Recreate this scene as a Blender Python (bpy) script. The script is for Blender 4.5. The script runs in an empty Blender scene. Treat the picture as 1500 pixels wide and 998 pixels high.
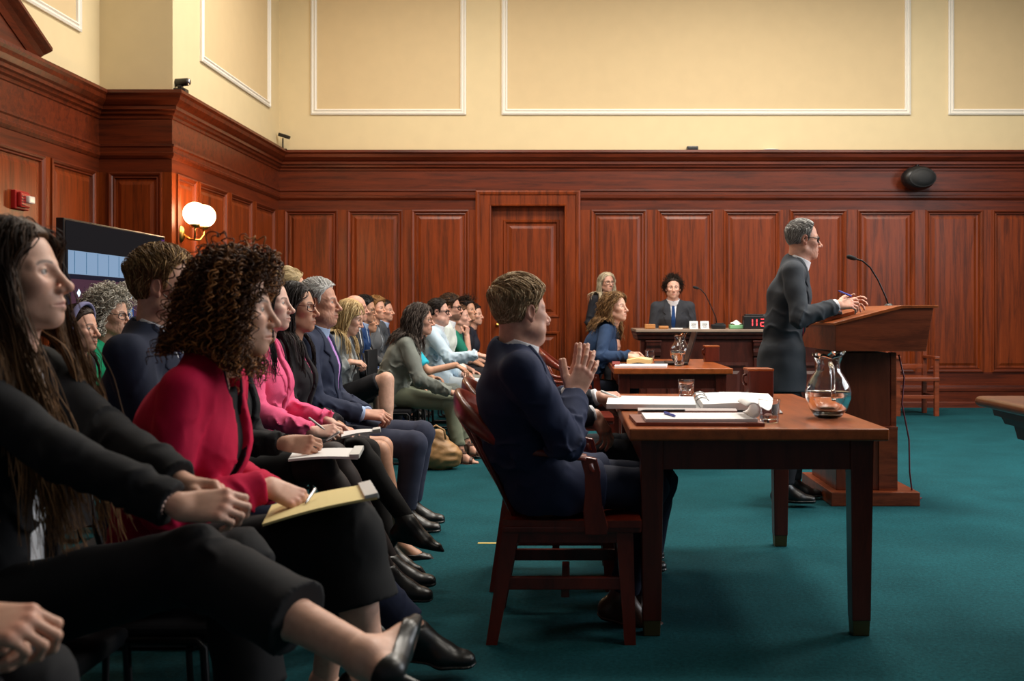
import bpy, bmesh, math, random
import numpy as np
from mathutils import Vector, Matrix
random.seed(7); RNG = np.random.default_rng(7)
SC = bpy.context.scene
COL = SC.collection
PI = math.pi
V = lambda *a: np.array(a, dtype=float)
# ------------------------------------------------------------------ camera numbers
CAMZ, PXC, PYC, FPX = 1.17, 838.0, 460.0, 1500.0
def W(px, py, d):
    "the point of the room seen at photo pixel (px,py) at distance d"
    return V((px-PXC)*d/FPX, d, CAMZ-(py-PYC)*d/FPX)
def unit(v):
    v = np.asarray(v, float); return v/(np.linalg.norm(v)+1e-12)
def rotv(v, axis, ang):
    a = unit(axis); c, s = math.cos(ang), math.sin(ang)
    return v*c + np.cross(a, v)*s + a*np.dot(a, v)*(1-c)
# ------------------------------------------------------------------ object helpers
def tag(o, label=None, cat=None, group=None, kind=None):
    if label: o['label'] = label
    if cat: o['category'] = cat
    if group: o['group'] = group
    if kind: o['kind'] = kind
    return o
def empty(name, loc, label=None, cat=None, group=None, rz=0.0):
    o = bpy.data.objects.new(name, None); COL.objects.link(o)
    o.location = tuple(float(c) for c in loc); o.rotation_euler = (0, 0, rz)
    o.empty_display_size = .05
    return tag(o, label, cat, group)
def link(name, me, mats, parent=None, smooth=True, loc=None):
    o = bpy.data.objects.new(name, me); COL.objects.link(o)
    for m in (mats if isinstance(mats, (list, tuple)) else [mats]): me.materials.append(m)
    if smooth: me.polygons.foreach_set('use_smooth', np.ones(len(me.polygons), bool))
    if parent: o.parent = parent
    if loc is not None: o.location = tuple(float(c) for c in loc)
    return o
def raw_mesh(name, verts, quads, tris=None, cols=None, midx=None):
    verts = np.asarray(verts, np.float32); me = bpy.data.meshes.new(name)
    quads = np.asarray(quads if quads is not None else np.zeros((0, 4)), np.int32).reshape(-1, 4)
    tris = np.asarray(tris if tris is not None else np.zeros((0, 3)), np.int32).reshape(-1, 3)
    me.vertices.add(len(verts)); me.vertices.foreach_set('co', verts.ravel())
    nl = quads.size+tris.size
    me.loops.add(nl); me.loops.foreach_set('vertex_index', np.concatenate([quads.ravel(), tris.ravel()]))
    npoly = len(quads)+len(tris); me.polygons.add(npoly)
    st = np.concatenate([np.arange(len(quads))*4, quads.size+np.arange(len(tris))*3]).astype(np.int32)
    me.polygons.foreach_set('loop_start', st)
    if midx is not None: me.polygons.foreach_set('material_index', np.asarray(midx, np.int32))
    if cols is not None:
        a = me.color_attributes.new('Col', 'FLOAT_COLOR', 'POINT')
        c = np.ones((len(verts), 4), np.float32); c[:, :3] = cols; a.data.foreach_set('color', c.ravel())
    me.update(calc_edges=True); me.validate(); return me
class MB:
    "collects boxes, tubes, lathes ... into one mesh object"
    def __init__(s): s.bm = bmesh.new(); s.mi = 0
    def _mat(s, fs):
        for f in fs: f.material_index = s.mi
    def box(s, lo, hi, bev=0.0, seg=2, taper=None):
        lo = V(*lo); hi = V(*hi)
        vs = []
        for k in (0, 1):
            for (i, j) in ((0, 0), (1, 0), (1, 1), (0, 1)):
                x = (lo[0], hi[0])[i]; y = (lo[1], hi[1])[j]; z = (lo[2], hi[2])[k]
                if taper and k == 0:
                    cx, cy = (lo[0]+hi[0])/2, (lo[1]+hi[1])/2
                    x = cx+(x-cx)*taper; y = cy+(y-cy)*taper
                vs.append(s.bm.verts.new((x, y, z)))
        F = [(3, 2, 1, 0), (4, 5, 6, 7), (0, 1, 5, 4), (1, 2, 6, 5), (2, 3, 7, 6), (3, 0, 4, 7)]
        fs = [s.bm.faces.new([vs[i] for i in f]) for f in F]; s._mat(fs)
        if bev > 0:
            es = list({e for f in fs for e in f.edges})
            r = bmesh.ops.bevel(s.bm, geom=es, offset=bev, segments=seg, affect='EDGES', profile=.6); s._mat(r['faces'])
        return vs
    def obox(s, c, half, X, Y, Z, bev=0.0):
        n0 = len(s.bm.verts); s.bm.verts.ensure_lookup_table()
        old = set(s.bm.verts)
        s.box((-half[0], -half[1], -half[2]), half, bev)
        for v in s.bm.verts:
            if v not in old:
                p = v.co; v.co = Vector(tuple(V(*c)+X*p.x+Y*p.y+Z*p.z))
    def prism(s, pts, axis, a, b, bev=0.0):
        "polygon pts (2D) extruded along axis 0/1/2 from a to b"
        def mk(p, t):
            q = [0, 0, 0]; o = [i for i in range(3) if i != axis]; q[o[0]] = p[0]; q[o[1]] = p[1]; q[axis] = t; return q
        A = [s.bm.verts.new(mk(p, a)) for p in pts]; B = [s.bm.verts.new(mk(p, b)) for p in pts]
        n = len(pts); fs = [s.bm.faces.new(A[::-1]), s.bm.faces.new(B)]
        for i in range(n): fs.append(s.bm.faces.new((A[i], A[(i+1) % n], B[(i+1) % n], B[i])))
        s._mat(fs)
        if bev > 0:
            es = list({e for f in fs for e in f.edges})
            r = bmesh.ops.bevel(s.bm, geom=es, offset=bev, segments=2, affect='EDGES', profile=.6); s._mat(r['faces'])
    def tube(s, pts, r, n=8, closed=False, caps=True):
        pts = [V(*p) for p in pts]; m = len(pts)
        rs = r if isinstance(r, (list, tuple, np.ndarray)) else [r]*m
        up = None; rings = []
        for i in range(m):
            a = pts[(i-1) % m] if (closed or i > 0) else pts[i]; b = pts[(i+1) % m] if (closed or i < m-1) else pts[i]
            t = unit(b-a)
            if up is None:
                up = np.cross(t, V(0, 0, 1) if abs(t[2]) < .9 else V(1, 0, 0))
            up = unit(up-t*np.dot(up, t)); w = np.cross(t, up)
            rings.append([s.bm.verts.new(tuple(pts[i]+rs[i]*(math.cos(k*2*PI/n)*up+math.sin(k*2*PI/n)*w))) for k in range(n)])
        fs = []
        for i in range(m if closed else m-1):
            A, B = rings[i], rings[(i+1) % m]
            for k in range(n): fs.append(s.bm.faces.new((A[k], A[(k+1) % n], B[(k+1) % n], B[k])))
        if caps and not closed:
            fs.append(s.bm.faces.new(rings[0][::-1])); fs.append(s.bm.faces.new(rings[-1]))
        s._mat(fs)
    def lathe(s, prof, c, n=32, X=None, Y=None, Z=None, wob=None):
        "profile [(r,z)] turned about Z through c"
        c = V(*c); X = V(1, 0, 0) if X is None else X; Y = V(0, 1, 0) if Y is None else Y; Z = V(0, 0, 1) if Z is None else Z
        rings = []; fs = []
        for (r, z) in prof:
            if r < 1e-6: rings.append([s.bm.verts.new(tuple(c+Z*z))]); continue
            rg = []
            for k in range(n):
                a = k*2*PI/n; rr, zz = (r, z) if wob is None else wob(r, z, a)
                rg.append(s.bm.verts.new(tuple(c+X*rr*math.cos(a)+Y*rr*math.sin(a)+Z*zz)))
            rings.append(rg)
        for A, B in zip(rings, rings[1:]):
            for k in range(n):
                if len(A) == 1 and len(B) == 1: continue
                if len(A) == 1: fs.append(s.bm.faces.new((A[0], B[(k+1) % n], B[k])))
                elif len(B) == 1: fs.append(s.bm.faces.new((A[k], A[(k+1) % n], B[0])))
                else: fs.append(s.bm.faces.new((A[k], A[(k+1) % n], B[(k+1) % n], B[k])))
        s._mat(fs)
    def ball(s, c, r, n=20):
        r = V(*r) if isinstance(r, (tuple, list)) else V(r, r, r)
        m = n//2; prof = [(math.sin(PI*i/m), -math.cos(PI*i/m)) for i in range(m+1)]
        prof[0] = (0, -1); prof[-1] = (0, 1)
        s.lathe(prof, c, n, V(r[0], 0, 0), V(0, r[1], 0), V(0, 0, r[2]))
    def sheet(s, grid):
        "grid[i][j] of points -> quads"
        vs = [[s.bm.verts.new(tuple(p)) for p in row] for row in grid]; fs = []
        for i in range(len(vs)-1):
            for j in range(len(vs[0])-1): fs.append(s.bm.faces.new((vs[i][j], vs[i+1][j], vs[i+1][j+1], vs[i][j+1])))
        s._mat(fs)
    def quad(s, pts):
        f = s.bm.faces.new([s.bm.verts.new(tuple(p)) for p in pts]); s._mat([f])
    def build(s, name, mats, parent=None, smooth=False, loc=None, fix=True):
        if fix: bmesh.ops.recalc_face_normals(s.bm, faces=s.bm.faces)
        me = bpy.data.meshes.new(name); s.bm.to_mesh(me); s.bm.free()
        o = link(name, me, mats, parent, smooth, loc)
        if smooth == 'auto':
            me.set_sharp_from_angle(angle=math.radians(38))
        return o
# ------------------------------------------------------------------ signed distance fields
def smin(a, b, k):
    if k <= 0: return np.minimum(a, b)
    h = np.clip(.5+.5*(b-a)/k, 0, 1); return b*(1-h)+a*h-k*h*(1-h)
def smax(a, b, k): return -smin(-a, -b, k)
class Cone:
    "round cone a->b, radii ra->rb, widened s times along side; flat ends optional"
    def __init__(s, a, b, ra, rb, side=None, sc=1.0, flat_a=False, flat_b=False):
        s.a, s.b, s.ra, s.rb, s.sc = V(*a), V(*b), ra, rb, sc
        s.side = None if side is None else unit(side); s.fa, s.fb = flat_a, flat_b
        m = max(ra, rb)*max(1, sc)
        s.lo = np.minimum(s.a, s.b)-m; s.hi = np.maximum(s.a, s.b)+m
    def d(s, X, Y, Z, o=0.0):
        x, y, z = X-s.a[0], Y-s.a[1], Z-s.a[2]; ba = s.b-s.a; L2 = float(ba@ba)+1e-12
        w = x*ba[0]+y*ba[1]+z*ba[2]; t = w/L2; tc = np.clip(t, 0, 1)
        qx, qy, qz = x-tc*ba[0], y-tc*ba[1], z-tc*ba[2]
        d2 = qx*qx+qy*qy+qz*qz
        if s.side is not None and s.sc != 1.0:
            c = qx*s.side[0]+qy*s.side[1]+qz*s.side[2]; d2 = d2-c*c*(1-1/(s.sc*s.sc))
        r = s.ra+(s.rb-s.ra)*tc+o
        d = np.sqrt(np.maximum(d2, 0))-r
        if s.fb: d = np.maximum(d, (t-1)*math.sqrt(L2))
        if s.fa: d = np.maximum(d, -t*math.sqrt(L2))
        return d
class Ell:
    def __init__(s, c, r, R=None):
        s.c, s.r, s.R = V(*c), V(*r), (np.eye(3) if R is None else np.asarray(R, float))
        m = max(r); s.lo = s.c-m; s.hi = s.c+m
    def d(s, X, Y, Z, o=0.0):
        x, y, z = X-s.c[0], Y-s.c[1], Z-s.c[2]; R, r = s.R, s.r+o
        a = (R[0, 0]*x+R[1, 0]*y+R[2, 0]*z)/r[0]; b = (R[0, 1]*x+R[1, 1]*y+R[2, 1]*z)/r[1]; c = (R[0, 2]*x+R[1, 2]*y+R[2, 2]*z)/r[2]
        k0 = np.sqrt(a*a+b*b+c*c); k1 = np.sqrt((a/r[0])**2+(b/r[1])**2+(c/r[2])**2)+1e-9
        return k0*(k0-1)/k1
def poly_d(pts, u, v):
    "signed distance to polygon in (u,v)"
    pts = [V(*p) for p in pts]; n = len(pts)
    d = np.full(np.broadcast(u, v).shape, 1e9); sgn = np.ones(d.shape)
    for i in range(n):
        a, b = pts[i], pts[i-1]; e = b-a; wx, wy = u-a[0], v-a[1]
        t = np.clip((wx*e[0]+wy*e[1])/(e@e), 0, 1); d = np.minimum(d, (wx-e[0]*t)**2+(wy-e[1]*t)**2)
        c1 = v >= a[1]; c2 = v < b[1]; c3 = e[0]*wy > e[1]*wx
        fl = (c1 & c2 & c3) | (~c1 & ~c2 & ~c3); sgn = np.where(fl, -sgn, sgn)
    return sgn*np.sqrt(d)
class Field:
    def __init__(s, lo, hi, h):
        s.lo = V(*lo); s.h = h; s.n = np.maximum(np.ceil((V(*hi)-s.lo)/h).astype(int)+1, 4)
        s.f = np.full(tuple(s.n), 1.0, np.float32)
        s.ax = [np.arange(s.n[i])*h+s.lo[i] for i in range(3)]
    def sl(s, lo, hi):
        a = np.clip(np.floor((lo-s.lo)/s.h).astype(int), 0, s.n-1); b = np.clip(np.ceil((hi-s.lo)/s.h).astype(int)+1, 1, s.n)
        if np.any(b <= a): return None
        return tuple(slice(a[i], b[i]) for i in range(3))
    def xyz(s, sl):
        return (s.ax[0][sl[0]][:, None, None], s.ax[1][sl[1]][None, :, None], s.ax[2][sl[2]][None, None, :])
    def add(s, p, k=.02, o=0.0):
        m = k+2*s.h+o; sl = s.sl(p.lo-m, p.hi+m)
        if sl is None: return s
        s.f[sl] = smin(s.f[sl], p.d(*s.xyz(sl), o), k); return s
    def cut(s, p, k=.005):
        m = k+2*s.h; sl = s.sl(p.lo-m, p.hi+m)
        if sl is None: return s
        s.f[sl] = smax(s.f[sl], -p.d(*s.xyz(sl)), k); return s
    def near(s, band):
        ix = np.nonzero(np.abs(s.f) < band); P = np.stack([s.ax[i][ix[i]] for i in range(3)], 1); return ix, P
    def disp(s, fn, band=.03):
        ix, P = s.near(band); s.f[ix] += fn(P).astype(np.float32); return s
    def mesh(s):
        f = s.f
        f[0], f[-1] = np.maximum(f[0], .001), np.maximum(f[-1], .001)
        f[:, 0], f[:, -1] = np.maximum(f[:, 0], .001), np.maximum(f[:, -1], .001)
        f[:, :, 0], f[:, :, -1] = np.maximum(f[:, :, 0], .001), np.maximum(f[:, :, -1], .001)
        b = (f < 0); nx, ny, nz = f.shape
        cnt = np.zeros((nx-1, ny-1, nz-1), np.uint8)
        cor = [(i, j, k) for i in (0, 1) for j in (0, 1) for k in (0, 1)]
        for (i, j, k) in cor: cnt += b[i:nx-1+i, j:ny-1+j, k:nz-1+k]
        m = (cnt > 0) & (cnt < 8); cells = np.argwhere(m); N = len(cells)
        ids = np.full(m.shape, -1, np.int32); ids[m] = np.arange(N)
        fv = {c: f[cells[:, 0]+c[0], cells[:, 1]+c[1], cells[:, 2]+c[2]].astype(np.float64) for c in cor}
        acc = np.zeros((N, 3)); num = np.zeros(N)
        for c in cor:
            for a in range(3):
                if c[a] == 1: continue
                e = list(c); e[a] = 1; e = tuple(e); fa, fb = fv[c], fv[e]; x = (fa < 0) != (fb < 0)
                t = np.where(x, fa/np.where(x, fa-fb, 1), 0); p = np.tile(np.array(c, float), (N, 1)); p[:, a] += t
                acc += p*x[:, None]; num += x
        pos = (cells+acc/num[:, None])*s.h+s.lo
        Q = []
        for a in range(3):
            u, v = (a+1) % 3, (a+2) % 3
            lo = [slice(None)]*3; hi = [slice(None)]*3; lo[a] = slice(0, -1); hi[a] = slice(1, None)
            A, B = b[tuple(lo)], b[tuple(hi)]; e = np.argwhere(A != B)
            if len(e) == 0: continue
            ok = (e[:, u] > 0) & (e[:, v] > 0) & (e[:, u] < f.shape[u]-1) & (e[:, v] < f.shape[v]-1); e = e[ok]
            def cell(du, dv):
                q = e.copy(); q[:, u] += du; q[:, v] += dv; return ids[q[:, 0], q[:, 1], q[:, 2]]
            q = np.stack([cell(-1, -1), cell(0, -1), cell(0, 0), cell(-1, 0)], 1)
            inside = b[e[:, 0], e[:, 1], e[:, 2]]; q[~inside] = q[~inside][:, ::-1]; Q.append(q)
        return pos, (np.concatenate(Q) if Q else np.zeros((0, 4), int))
def field_for(prims, h, pad=.03, o=0.0):
    lo = np.min([p.lo for p in prims], 0)-pad-o; hi = np.max([p.hi for p in prims], 0)+pad+o
    return Field(lo, hi, h)
def relax(pos, q, it=1, lam=.5):
    e = np.concatenate([q[:, [0, 1]], q[:, [1, 2]], q[:, [2, 3]], q[:, [3, 0]]])
    e = np.concatenate([e, e[:, ::-1]])
    for _ in range(it):
        s = np.zeros_like(pos); np.add.at(s, e[:, 0], pos[e[:, 1]]); n = np.bincount(e[:, 0], minlength=len(pos))[:, None]
        pos = pos+lam*(s/np.maximum(n, 1)-pos)
    return pos
def join(parts):
    "parts: (verts, quads, cols)"
    vs, qs, cs, n = [], [], [], 0
    for p, q, c in parts:
        if len(p) == 0: continue
        vs.append(p); qs.append(np.asarray(q)+n); cs.append(np.broadcast_to(c, (len(p), 3))); n += len(p)
    return np.concatenate(vs), np.concatenate(qs), np.concatenate(cs)
def waves(P, seed, wl, amp, n=5):
    "smooth random bumps"
    r = np.random.default_rng(seed); s = np.zeros(len(P))
    for i in range(n):
        k = unit(r.normal(size=3))*2*PI/(wl*r.uniform(.7, 1.5)); k2 = unit(r.normal(size=3))*2*PI/(wl*2.2)
        s += np.sin(P@k+1.5*np.sin(P@k2+r.uniform(0, 6))+r.uniform(0, 6))
    return amp*s/n
# ------------------------------------------------------------------ materials
def srgb(r, g, b):
    f = lambda c: ((c/255+.055)/1.055)**2.4 if c/255 > .04045 else c/255/12.92
    return (f(r), f(g), f(b), 1.0)
class NT:
    def __init__(s, name):
        s.m = bpy.data.materials.new(name); s.m.use_nodes = True; s.t = s.m.node_tree
        s.b = s.t.nodes['Principled BSDF']
    def n(s, typ, **kw):
        nd = s.t.nodes.new(typ)
        for k, v in kw.items():
            if k.startswith('i_'):
                key = k[2:].replace('_', ' '); nd.inputs[key].default_value = v
            else: setattr(nd, k, v)
        return nd
    def l(s, a, b): s.t.links.new(a, b)
    def set(s, **kw):
        for k, v in kw.items(): s.b.inputs[k.replace('_', ' ')].default_value = v
    def coord(s, scale=(1, 1, 1), out='Object', rot=(0, 0, 0)):
        c = s.n('ShaderNodeTexCoord'); m = s.n('ShaderNodeMapping'); m.inputs['Scale'].default_value = scale
        m.inputs['Rotation'].default_value = rot
        s.l(c.outputs[out], m.inputs['Vector']); return m.outputs['Vector']
    def ramp(s, fac, stops):
        r = s.n('ShaderNodeValToRGB'); e = r.color_ramp.elements
        while len(e) < len(stops): e.new(.5)
        for x, (p, c) in zip(e, stops): x.position = p; x.color = c
        s.l(fac, r.inputs['Fac']); return r.outputs['Color']
    def bump(s, h, strength=.2, dist=.002):
        b = s.n('ShaderNodeBump'); b.inputs['Strength'].default_value = strength; b.inputs['Distance'].default_value = dist
        s.l(h, b.inputs['Height']); s.l(b.outputs['Normal'], s.b.inputs['Normal'])
def mix(c, k): return tuple(min(1, max(0, x*k)) for x in c[:3])+(1,)
def wood(name, c, rough=.32, grain=(14, 14, 1.0), coat=.15, contrast=.45, rot=(0, 0, 0)):
    n = NT(name); v = n.coord(grain, rot=rot)
    a = n.n('ShaderNodeTexNoise', i_Scale=1.6, i_Detail=8.0, i_Roughness=.62, i_Distortion=.6); n.l(v, a.inputs['Vector'])
    v2 = n.coord(tuple(g*5 for g in grain), rot=rot)
    b = n.n('ShaderNodeTexNoise', i_Scale=3.0, i_Detail=4.0, i_Roughness=.7); n.l(v2, b.inputs['Vector'])
    mx = n.n('ShaderNodeMath', operation='MULTIPLY_ADD'); n.l(b.outputs['Fac'], mx.inputs[0]); mx.inputs[1].default_value = .35
    n.l(a.outputs['Fac'], mx.inputs[2])
    col = n.ramp(mx.outputs[0], [(.53, mix(c, 1-contrast)), (.67, c), (.84, mix(c, 1+contrast*.8))])
    n.l(col, n.b.inputs['Base Color']); n.set(Roughness=rough); n.b.inputs['Coat Weight'].default_value = coat; n.b.inputs['Coat Roughness'].default_value = .22; n.b.inputs['Specular IOR Level'].default_value = .32
    n.bump(mx.outputs[0], .05, .001); return n.m
def plain(name, c, rough=.5, metal=0.0, bump=None, spec=.5, var=0.0):
    n = NT(name); n.set(Base_Color=c, Roughness=rough, Metallic=metal); n.b.inputs['Specular IOR Level'].default_value = spec
    v = n.coord()
    if var:
        t = n.n('ShaderNodeTexNoise', i_Scale=6.0, i_Detail=4.0); n.l(v, t.inputs['Vector'])
        n.l(n.ramp(t.outputs['Fac'], [(.3, mix(c, 1-var)), (.7, mix(c, 1+var))]), n.b.inputs['Base Color'])
    if bump:
        t = n.n('ShaderNodeTexNoise', i_Scale=bump[0], i_Detail=3.0); n.l(v, t.inputs['Vector']); n.bump(t.outputs['Fac'], bump[1], bump[2])
    return n.m
_fab = {}
def fabric(c, rough=.85, weave=900, sheen=.25, var=.12, spec=.25, pin=False):
    key = (tuple(round(x, 4) for x in c), rough, weave, pin)
    if key in _fab: return _fab[key]
    n = NT('fabric'); v = n.coord()
    t = n.n('ShaderNodeTexNoise', i_Scale=14.0, i_Detail=5.0); n.l(v, t.inputs['Vector'])
    u = n.n('ShaderNodeTexNoise', i_Scale=float(weave)*.35, i_Detail=2.0); n.l(v, u.inputs['Vector'])
    mx = n.n('ShaderNodeMath', operation='MULTIPLY_ADD'); n.l(u.outputs['Fac'], mx.inputs[0]); mx.inputs[1].default_value = .6; n.l(t.outputs['Fac'], mx.inputs[2])
    n.l(n.ramp(mx.outputs[0], [(.5, mix(c, 1-var)), (1.0, mix(c, 1+var))]), n.b.inputs['Base Color'])
    n.set(Roughness=rough); n.b.inputs['Specular IOR Level'].default_value = spec
    n.b.inputs['Sheen Weight'].default_value = sheen; n.b.inputs['Sheen Roughness'].default_value = .5
    n.b.inputs['Sheen Tint'].default_value = mix(c, 1.6)
    n.bump(mx.outputs[0], .25, .0015); _fab[key] = n.m; return n.m
def emit(name, c, st):
    n = NT(name); n.set(Base_Color=c); n.b.inputs['Emission Color'].default_value = c; n.b.inputs['Emission Strength'].default_value = st; return n.m
def glass(name, ior=1.45, c=(1, 1, 1, 1), rough=0.0):
    n = NT(name); n.set(Base_Color=c, Roughness=rough, IOR=ior); n.b.inputs['Transmission Weight'].default_value = 1.0; return n.m
def skin_mat():
    n = NT('skin'); at = n.n('ShaderNodeAttribute', attribute_name='Col'); v = n.coord()
    t = n.n('ShaderNodeTexNoise', i_Scale=45.0, i_Detail=4.0); n.l(v, t.inputs['Vector'])
    r = n.ramp(t.outputs['Fac'], [(.25, (.86, .80, .78, 1)), (.75, (1.08, 1.05, 1.04, 1))])
    m = n.n('ShaderNodeMix', data_type='RGBA', blend_type='MULTIPLY'); m.inputs['Factor'].default_value = 1.0
    n.l(at.outputs['Color'], m.inputs[6]); n.l(r, m.inputs[7]); n.l(m.outputs[2], n.b.inputs['Base Color'])
    n.set(Roughness=.48); n.b.inputs['Specular IOR Level'].default_value = .4
    n.b.inputs['Subsurface Weight'].default_value = .12; n.b.inputs['Subsurface Radius'].default_value = (.012, .005, .003); n.b.inputs['Subsurface Scale'].default_value = .5
    t2 = n.n('ShaderNodeTexNoise', i_Scale=260.0, i_Detail=2.0); n.l(v, t2.inputs['Vector']); n.bump(t2.outputs['Fac'], .12, .0008)
    return n.m
_hair = {}
def hair_mat(c, c2=None, rough=.45, tip=None):
    key = (c, c2, rough, tip)
    if key in _hair: return _hair[key]
    n = NT('hair'); g = n.n('ShaderNodeNewGeometry'); c2 = c2 or mix(c, 1.9)
    rc = n.ramp(g.outputs['Random Per Island'], [(0.0, mix(c, .55)), (.55, c), (1.0, c2)])
    if tip:
        at = n.n('ShaderNodeAttribute', attribute_name='Col'); m = n.n('ShaderNodeMix', data_type='RGBA'); n.l(n.ramp(at.outputs['Fac'], [(.25, (0, 0, 0, 1)), (.9, (1, 1, 1, 1))]), m.inputs['Factor']); n.l(rc, m.inputs[6])
        n.l(n.ramp(g.outputs['Random Per Island'], [(0.0, mix(tip, .6)), (1.0, mix(tip, 1.25))]), m.inputs[7]); n.l(m.outputs[2], n.b.inputs['Base Color'])
    else: n.l(rc, n.b.inputs['Base Color'])
    n.set(Roughness=max(rough, .52)); n.b.inputs['Specular IOR Level'].default_value = .17; n.b.inputs['Anisotropic'].default_value = .3
    _hair[key] = n.m; return n.m
SKIN = skin_mat()
M = {}
M['panel'] = wood('mahogany_panel', srgb(112, 45, 10), .40, (13, 13, .7), .05, .48)
M['rail'] = wood('mahogany_rail', srgb(88, 32, 9), .42, (.8, 13, 13), .05, .44)
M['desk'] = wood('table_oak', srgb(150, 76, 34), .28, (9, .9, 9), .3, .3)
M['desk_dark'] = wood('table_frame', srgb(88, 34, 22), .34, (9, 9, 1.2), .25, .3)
M['chairwood'] = wood('chair_cherry', srgb(104, 34, 20), .28, (7, 7, 1.5), .3, .35)
M['lectern'] = wood('lectern_oak', srgb(120, 56, 30), .34, (1.2, 8, 10), .2, .4)
M['lectern_v'] = wood('lectern_oak_upright', srgb(100, 46, 26), .36, (8, 8, 1.0), .2, .35)
M['clerk'] = wood('clerk_walnut', srgb(66, 28, 20), .34, (8, 8, 1), .2, .4)
M['bench'] = wood('bench_walnut', srgb(106, 60, 32), .3, (8, 1, 8), .3, .4)
M['cream'] = plain('cream_paint', srgb(216, 196, 154), .75, bump=(90, .05, .002), var=.02)
M['cream2'] = plain('cream_panel_paint', srgb(208, 184, 142), .75, bump=(90, .05, .002), var=.02)
M['white_trim'] = plain('white_trim_paint', srgb(230, 224, 212), .5, bump=(60, .03, .001))
def carpet():
    n = NT('teal_carpet'); v = n.coord()
    a = n.n('ShaderNodeTexNoise', i_Scale=62.0, i_Detail=6.0, i_Roughness=.85); n.l(v, a.inputs['Vector'])
    b = n.n('ShaderNodeTexNoise', i_Scale=2.2, i_Detail=5.0, i_Roughness=.6); n.l(v, b.inputs['Vector'])
    mx = n.n('ShaderNodeMath', operation='MULTIPLY_ADD'); n.l(a.outputs['Fac'], mx.inputs[0]); mx.inputs[1].default_value = .7; m2 = n.n('ShaderNodeMath', operation='MULTIPLY_ADD'); n.l(b.outputs['Fac'], m2.inputs[0]); m2.inputs[1].default_value = .22; m2.inputs[2].default_value = .39; n.l(m2.outputs[0], mx.inputs[2])
    c = srgb(20, 70, 77)
    n.l(n.ramp(mx.outputs[0], [(.66, mix(c, .45)), (.85, c), (1.04, mix(c, 1.7))]), n.b.inputs['Base Color'])
    n.set(Roughness=.95); n.b.inputs['Specular IOR Level'].default_value = .1; n.b.inputs['Sheen Weight'].default_value = .0
    n.bump(a.outputs['Fac'], .8, .005); return n.m
M['carpet'] = carpet()
M['black_metal'] = plain('black_metal', srgb(22, 22, 24), .4, .6, bump=(200, .04, .001))
M['black_plastic'] = plain('black_plastic', srgb(18, 18, 20), .38, bump=(300, .05, .001))
M['black_fabric'] = fabric(srgb(26, 26, 30))
M['brass'] = plain('brass', srgb(190, 150, 80), .28, 1.0, bump=(80, .04, .001))
M['steel'] = plain('steel', srgb(170, 170, 172), .3, 1.0, bump=(80, .04, .001))
M['paper'] = plain('paper', srgb(228, 226, 226), .7, bump=(120, .06, .001))
M['paper_yellow'] = plain('yellow_paper', srgb(232, 214, 150), .7, bump=(120, .06, .001))
M['leather'] = plain('black_leather', srgb(16, 15, 15), .36, bump=(120, .12, .001))
M['brown_leather'] = plain('brown_leather', srgb(70, 38, 24), .4, bump=(120, .12, .001))
M['tan_leather'] = plain('tan_leather', srgb(164, 124, 80), .5, bump=(60, .3, .004), var=.15)
M['glass'] = glass('clear_glass')
M['water'] = glass('water', 1.33)
M['red_plastic'] = plain('red_plastic', srgb(150, 22, 18), .4, bump=(100, .03, .001))
M['white_plastic'] = plain('white_plastic', srgb(220, 220, 218), .4, bump=(100, .03, .001))
M['ink'] = plain('ink', srgb(60, 64, 74), .6, bump=(100, .03, .001))
M['tape'] = plain('yellow_tape', srgb(206, 178, 96), .6, bump=(100, .1, .001), var=.1)
# ------------------------------------------------------------------ people
SK_C, SK_R = V(-.015, 0, .028), V(.095, .076, .088)
def ss(a, b, x): t = np.clip((x-a)/(b-a), 0, 1); return t*t*(3-2*t)
HL = {'m': ([-.12, -.045, -.032, -.025, .004, .010, .020, .027, .045, .06, .078], [-.078, -.072, -.03, .022, .024, -.018, -.012, .03, .06, .076, .09]),
      'f': ([-.12, -.03, .0, .02, .03, .05, .075], [-.085, -.085, -.035, .0, .03, .066, .082]),
      'recede': ([-.12, -.045, -.032, -.025, .004, .010, .020, .03, .05, .06], [-.078, -.072, -.03, .022, .024, -.018, -.01, .05, .095, .12])}
def head_prims(sp):
    j = sp.get('jaw', 1.0); ns = sp.get('nose', .88 if sp['fem'] else 1.0); fem = sp['fem']; fat = sp.get('face_fat', 0.0)
    nw = .047 if fem else .056
    A = [(Ell(SK_C, SK_R), .01), (Ell((.030, 0, -.035), (.056, .057*j, .078)), .03),
         (Cone((-.006, .052*j, -.062), (.062, .010, -.100), .020, .016), .025), (Cone((-.006, -.052*j, -.062), (.062, -.010, -.100), .020, .016), .025),
         (Ell((.069, 0, -.100), (.019, .019*j, .016)), .016),
         (Ell((.052, .040, -.022), (.026, .022, .020)), .022), (Ell((.052, -.040, -.022), (.026, .022, .020)), .022),
         (Ell((.066, 0, -.068), (.026, .028, .024)), .02),
         (Cone((.075-.002*fem, .010, .017), (.056, .046, .014), .0105-.0015*fem, .010-.001*fem), .014), (Cone((.075-.002*fem, -.010, .017), (.056, -.046, .014), .0105-.0015*fem, .010-.001*fem), .014)]
    if fat: A += [(Ell((.03, .045, -.07), (.035, .025+fat, .03)), .03), (Ell((.03, -.045, -.07), (.035, .025+fat, .03)), .03), (Ell((.03, 0, -.105), (.04, .04, .02+fat)), .03)]
    return A, nw, ns
def eye_c(sgn): return V(.0655, sgn*.0315, .0)
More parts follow.
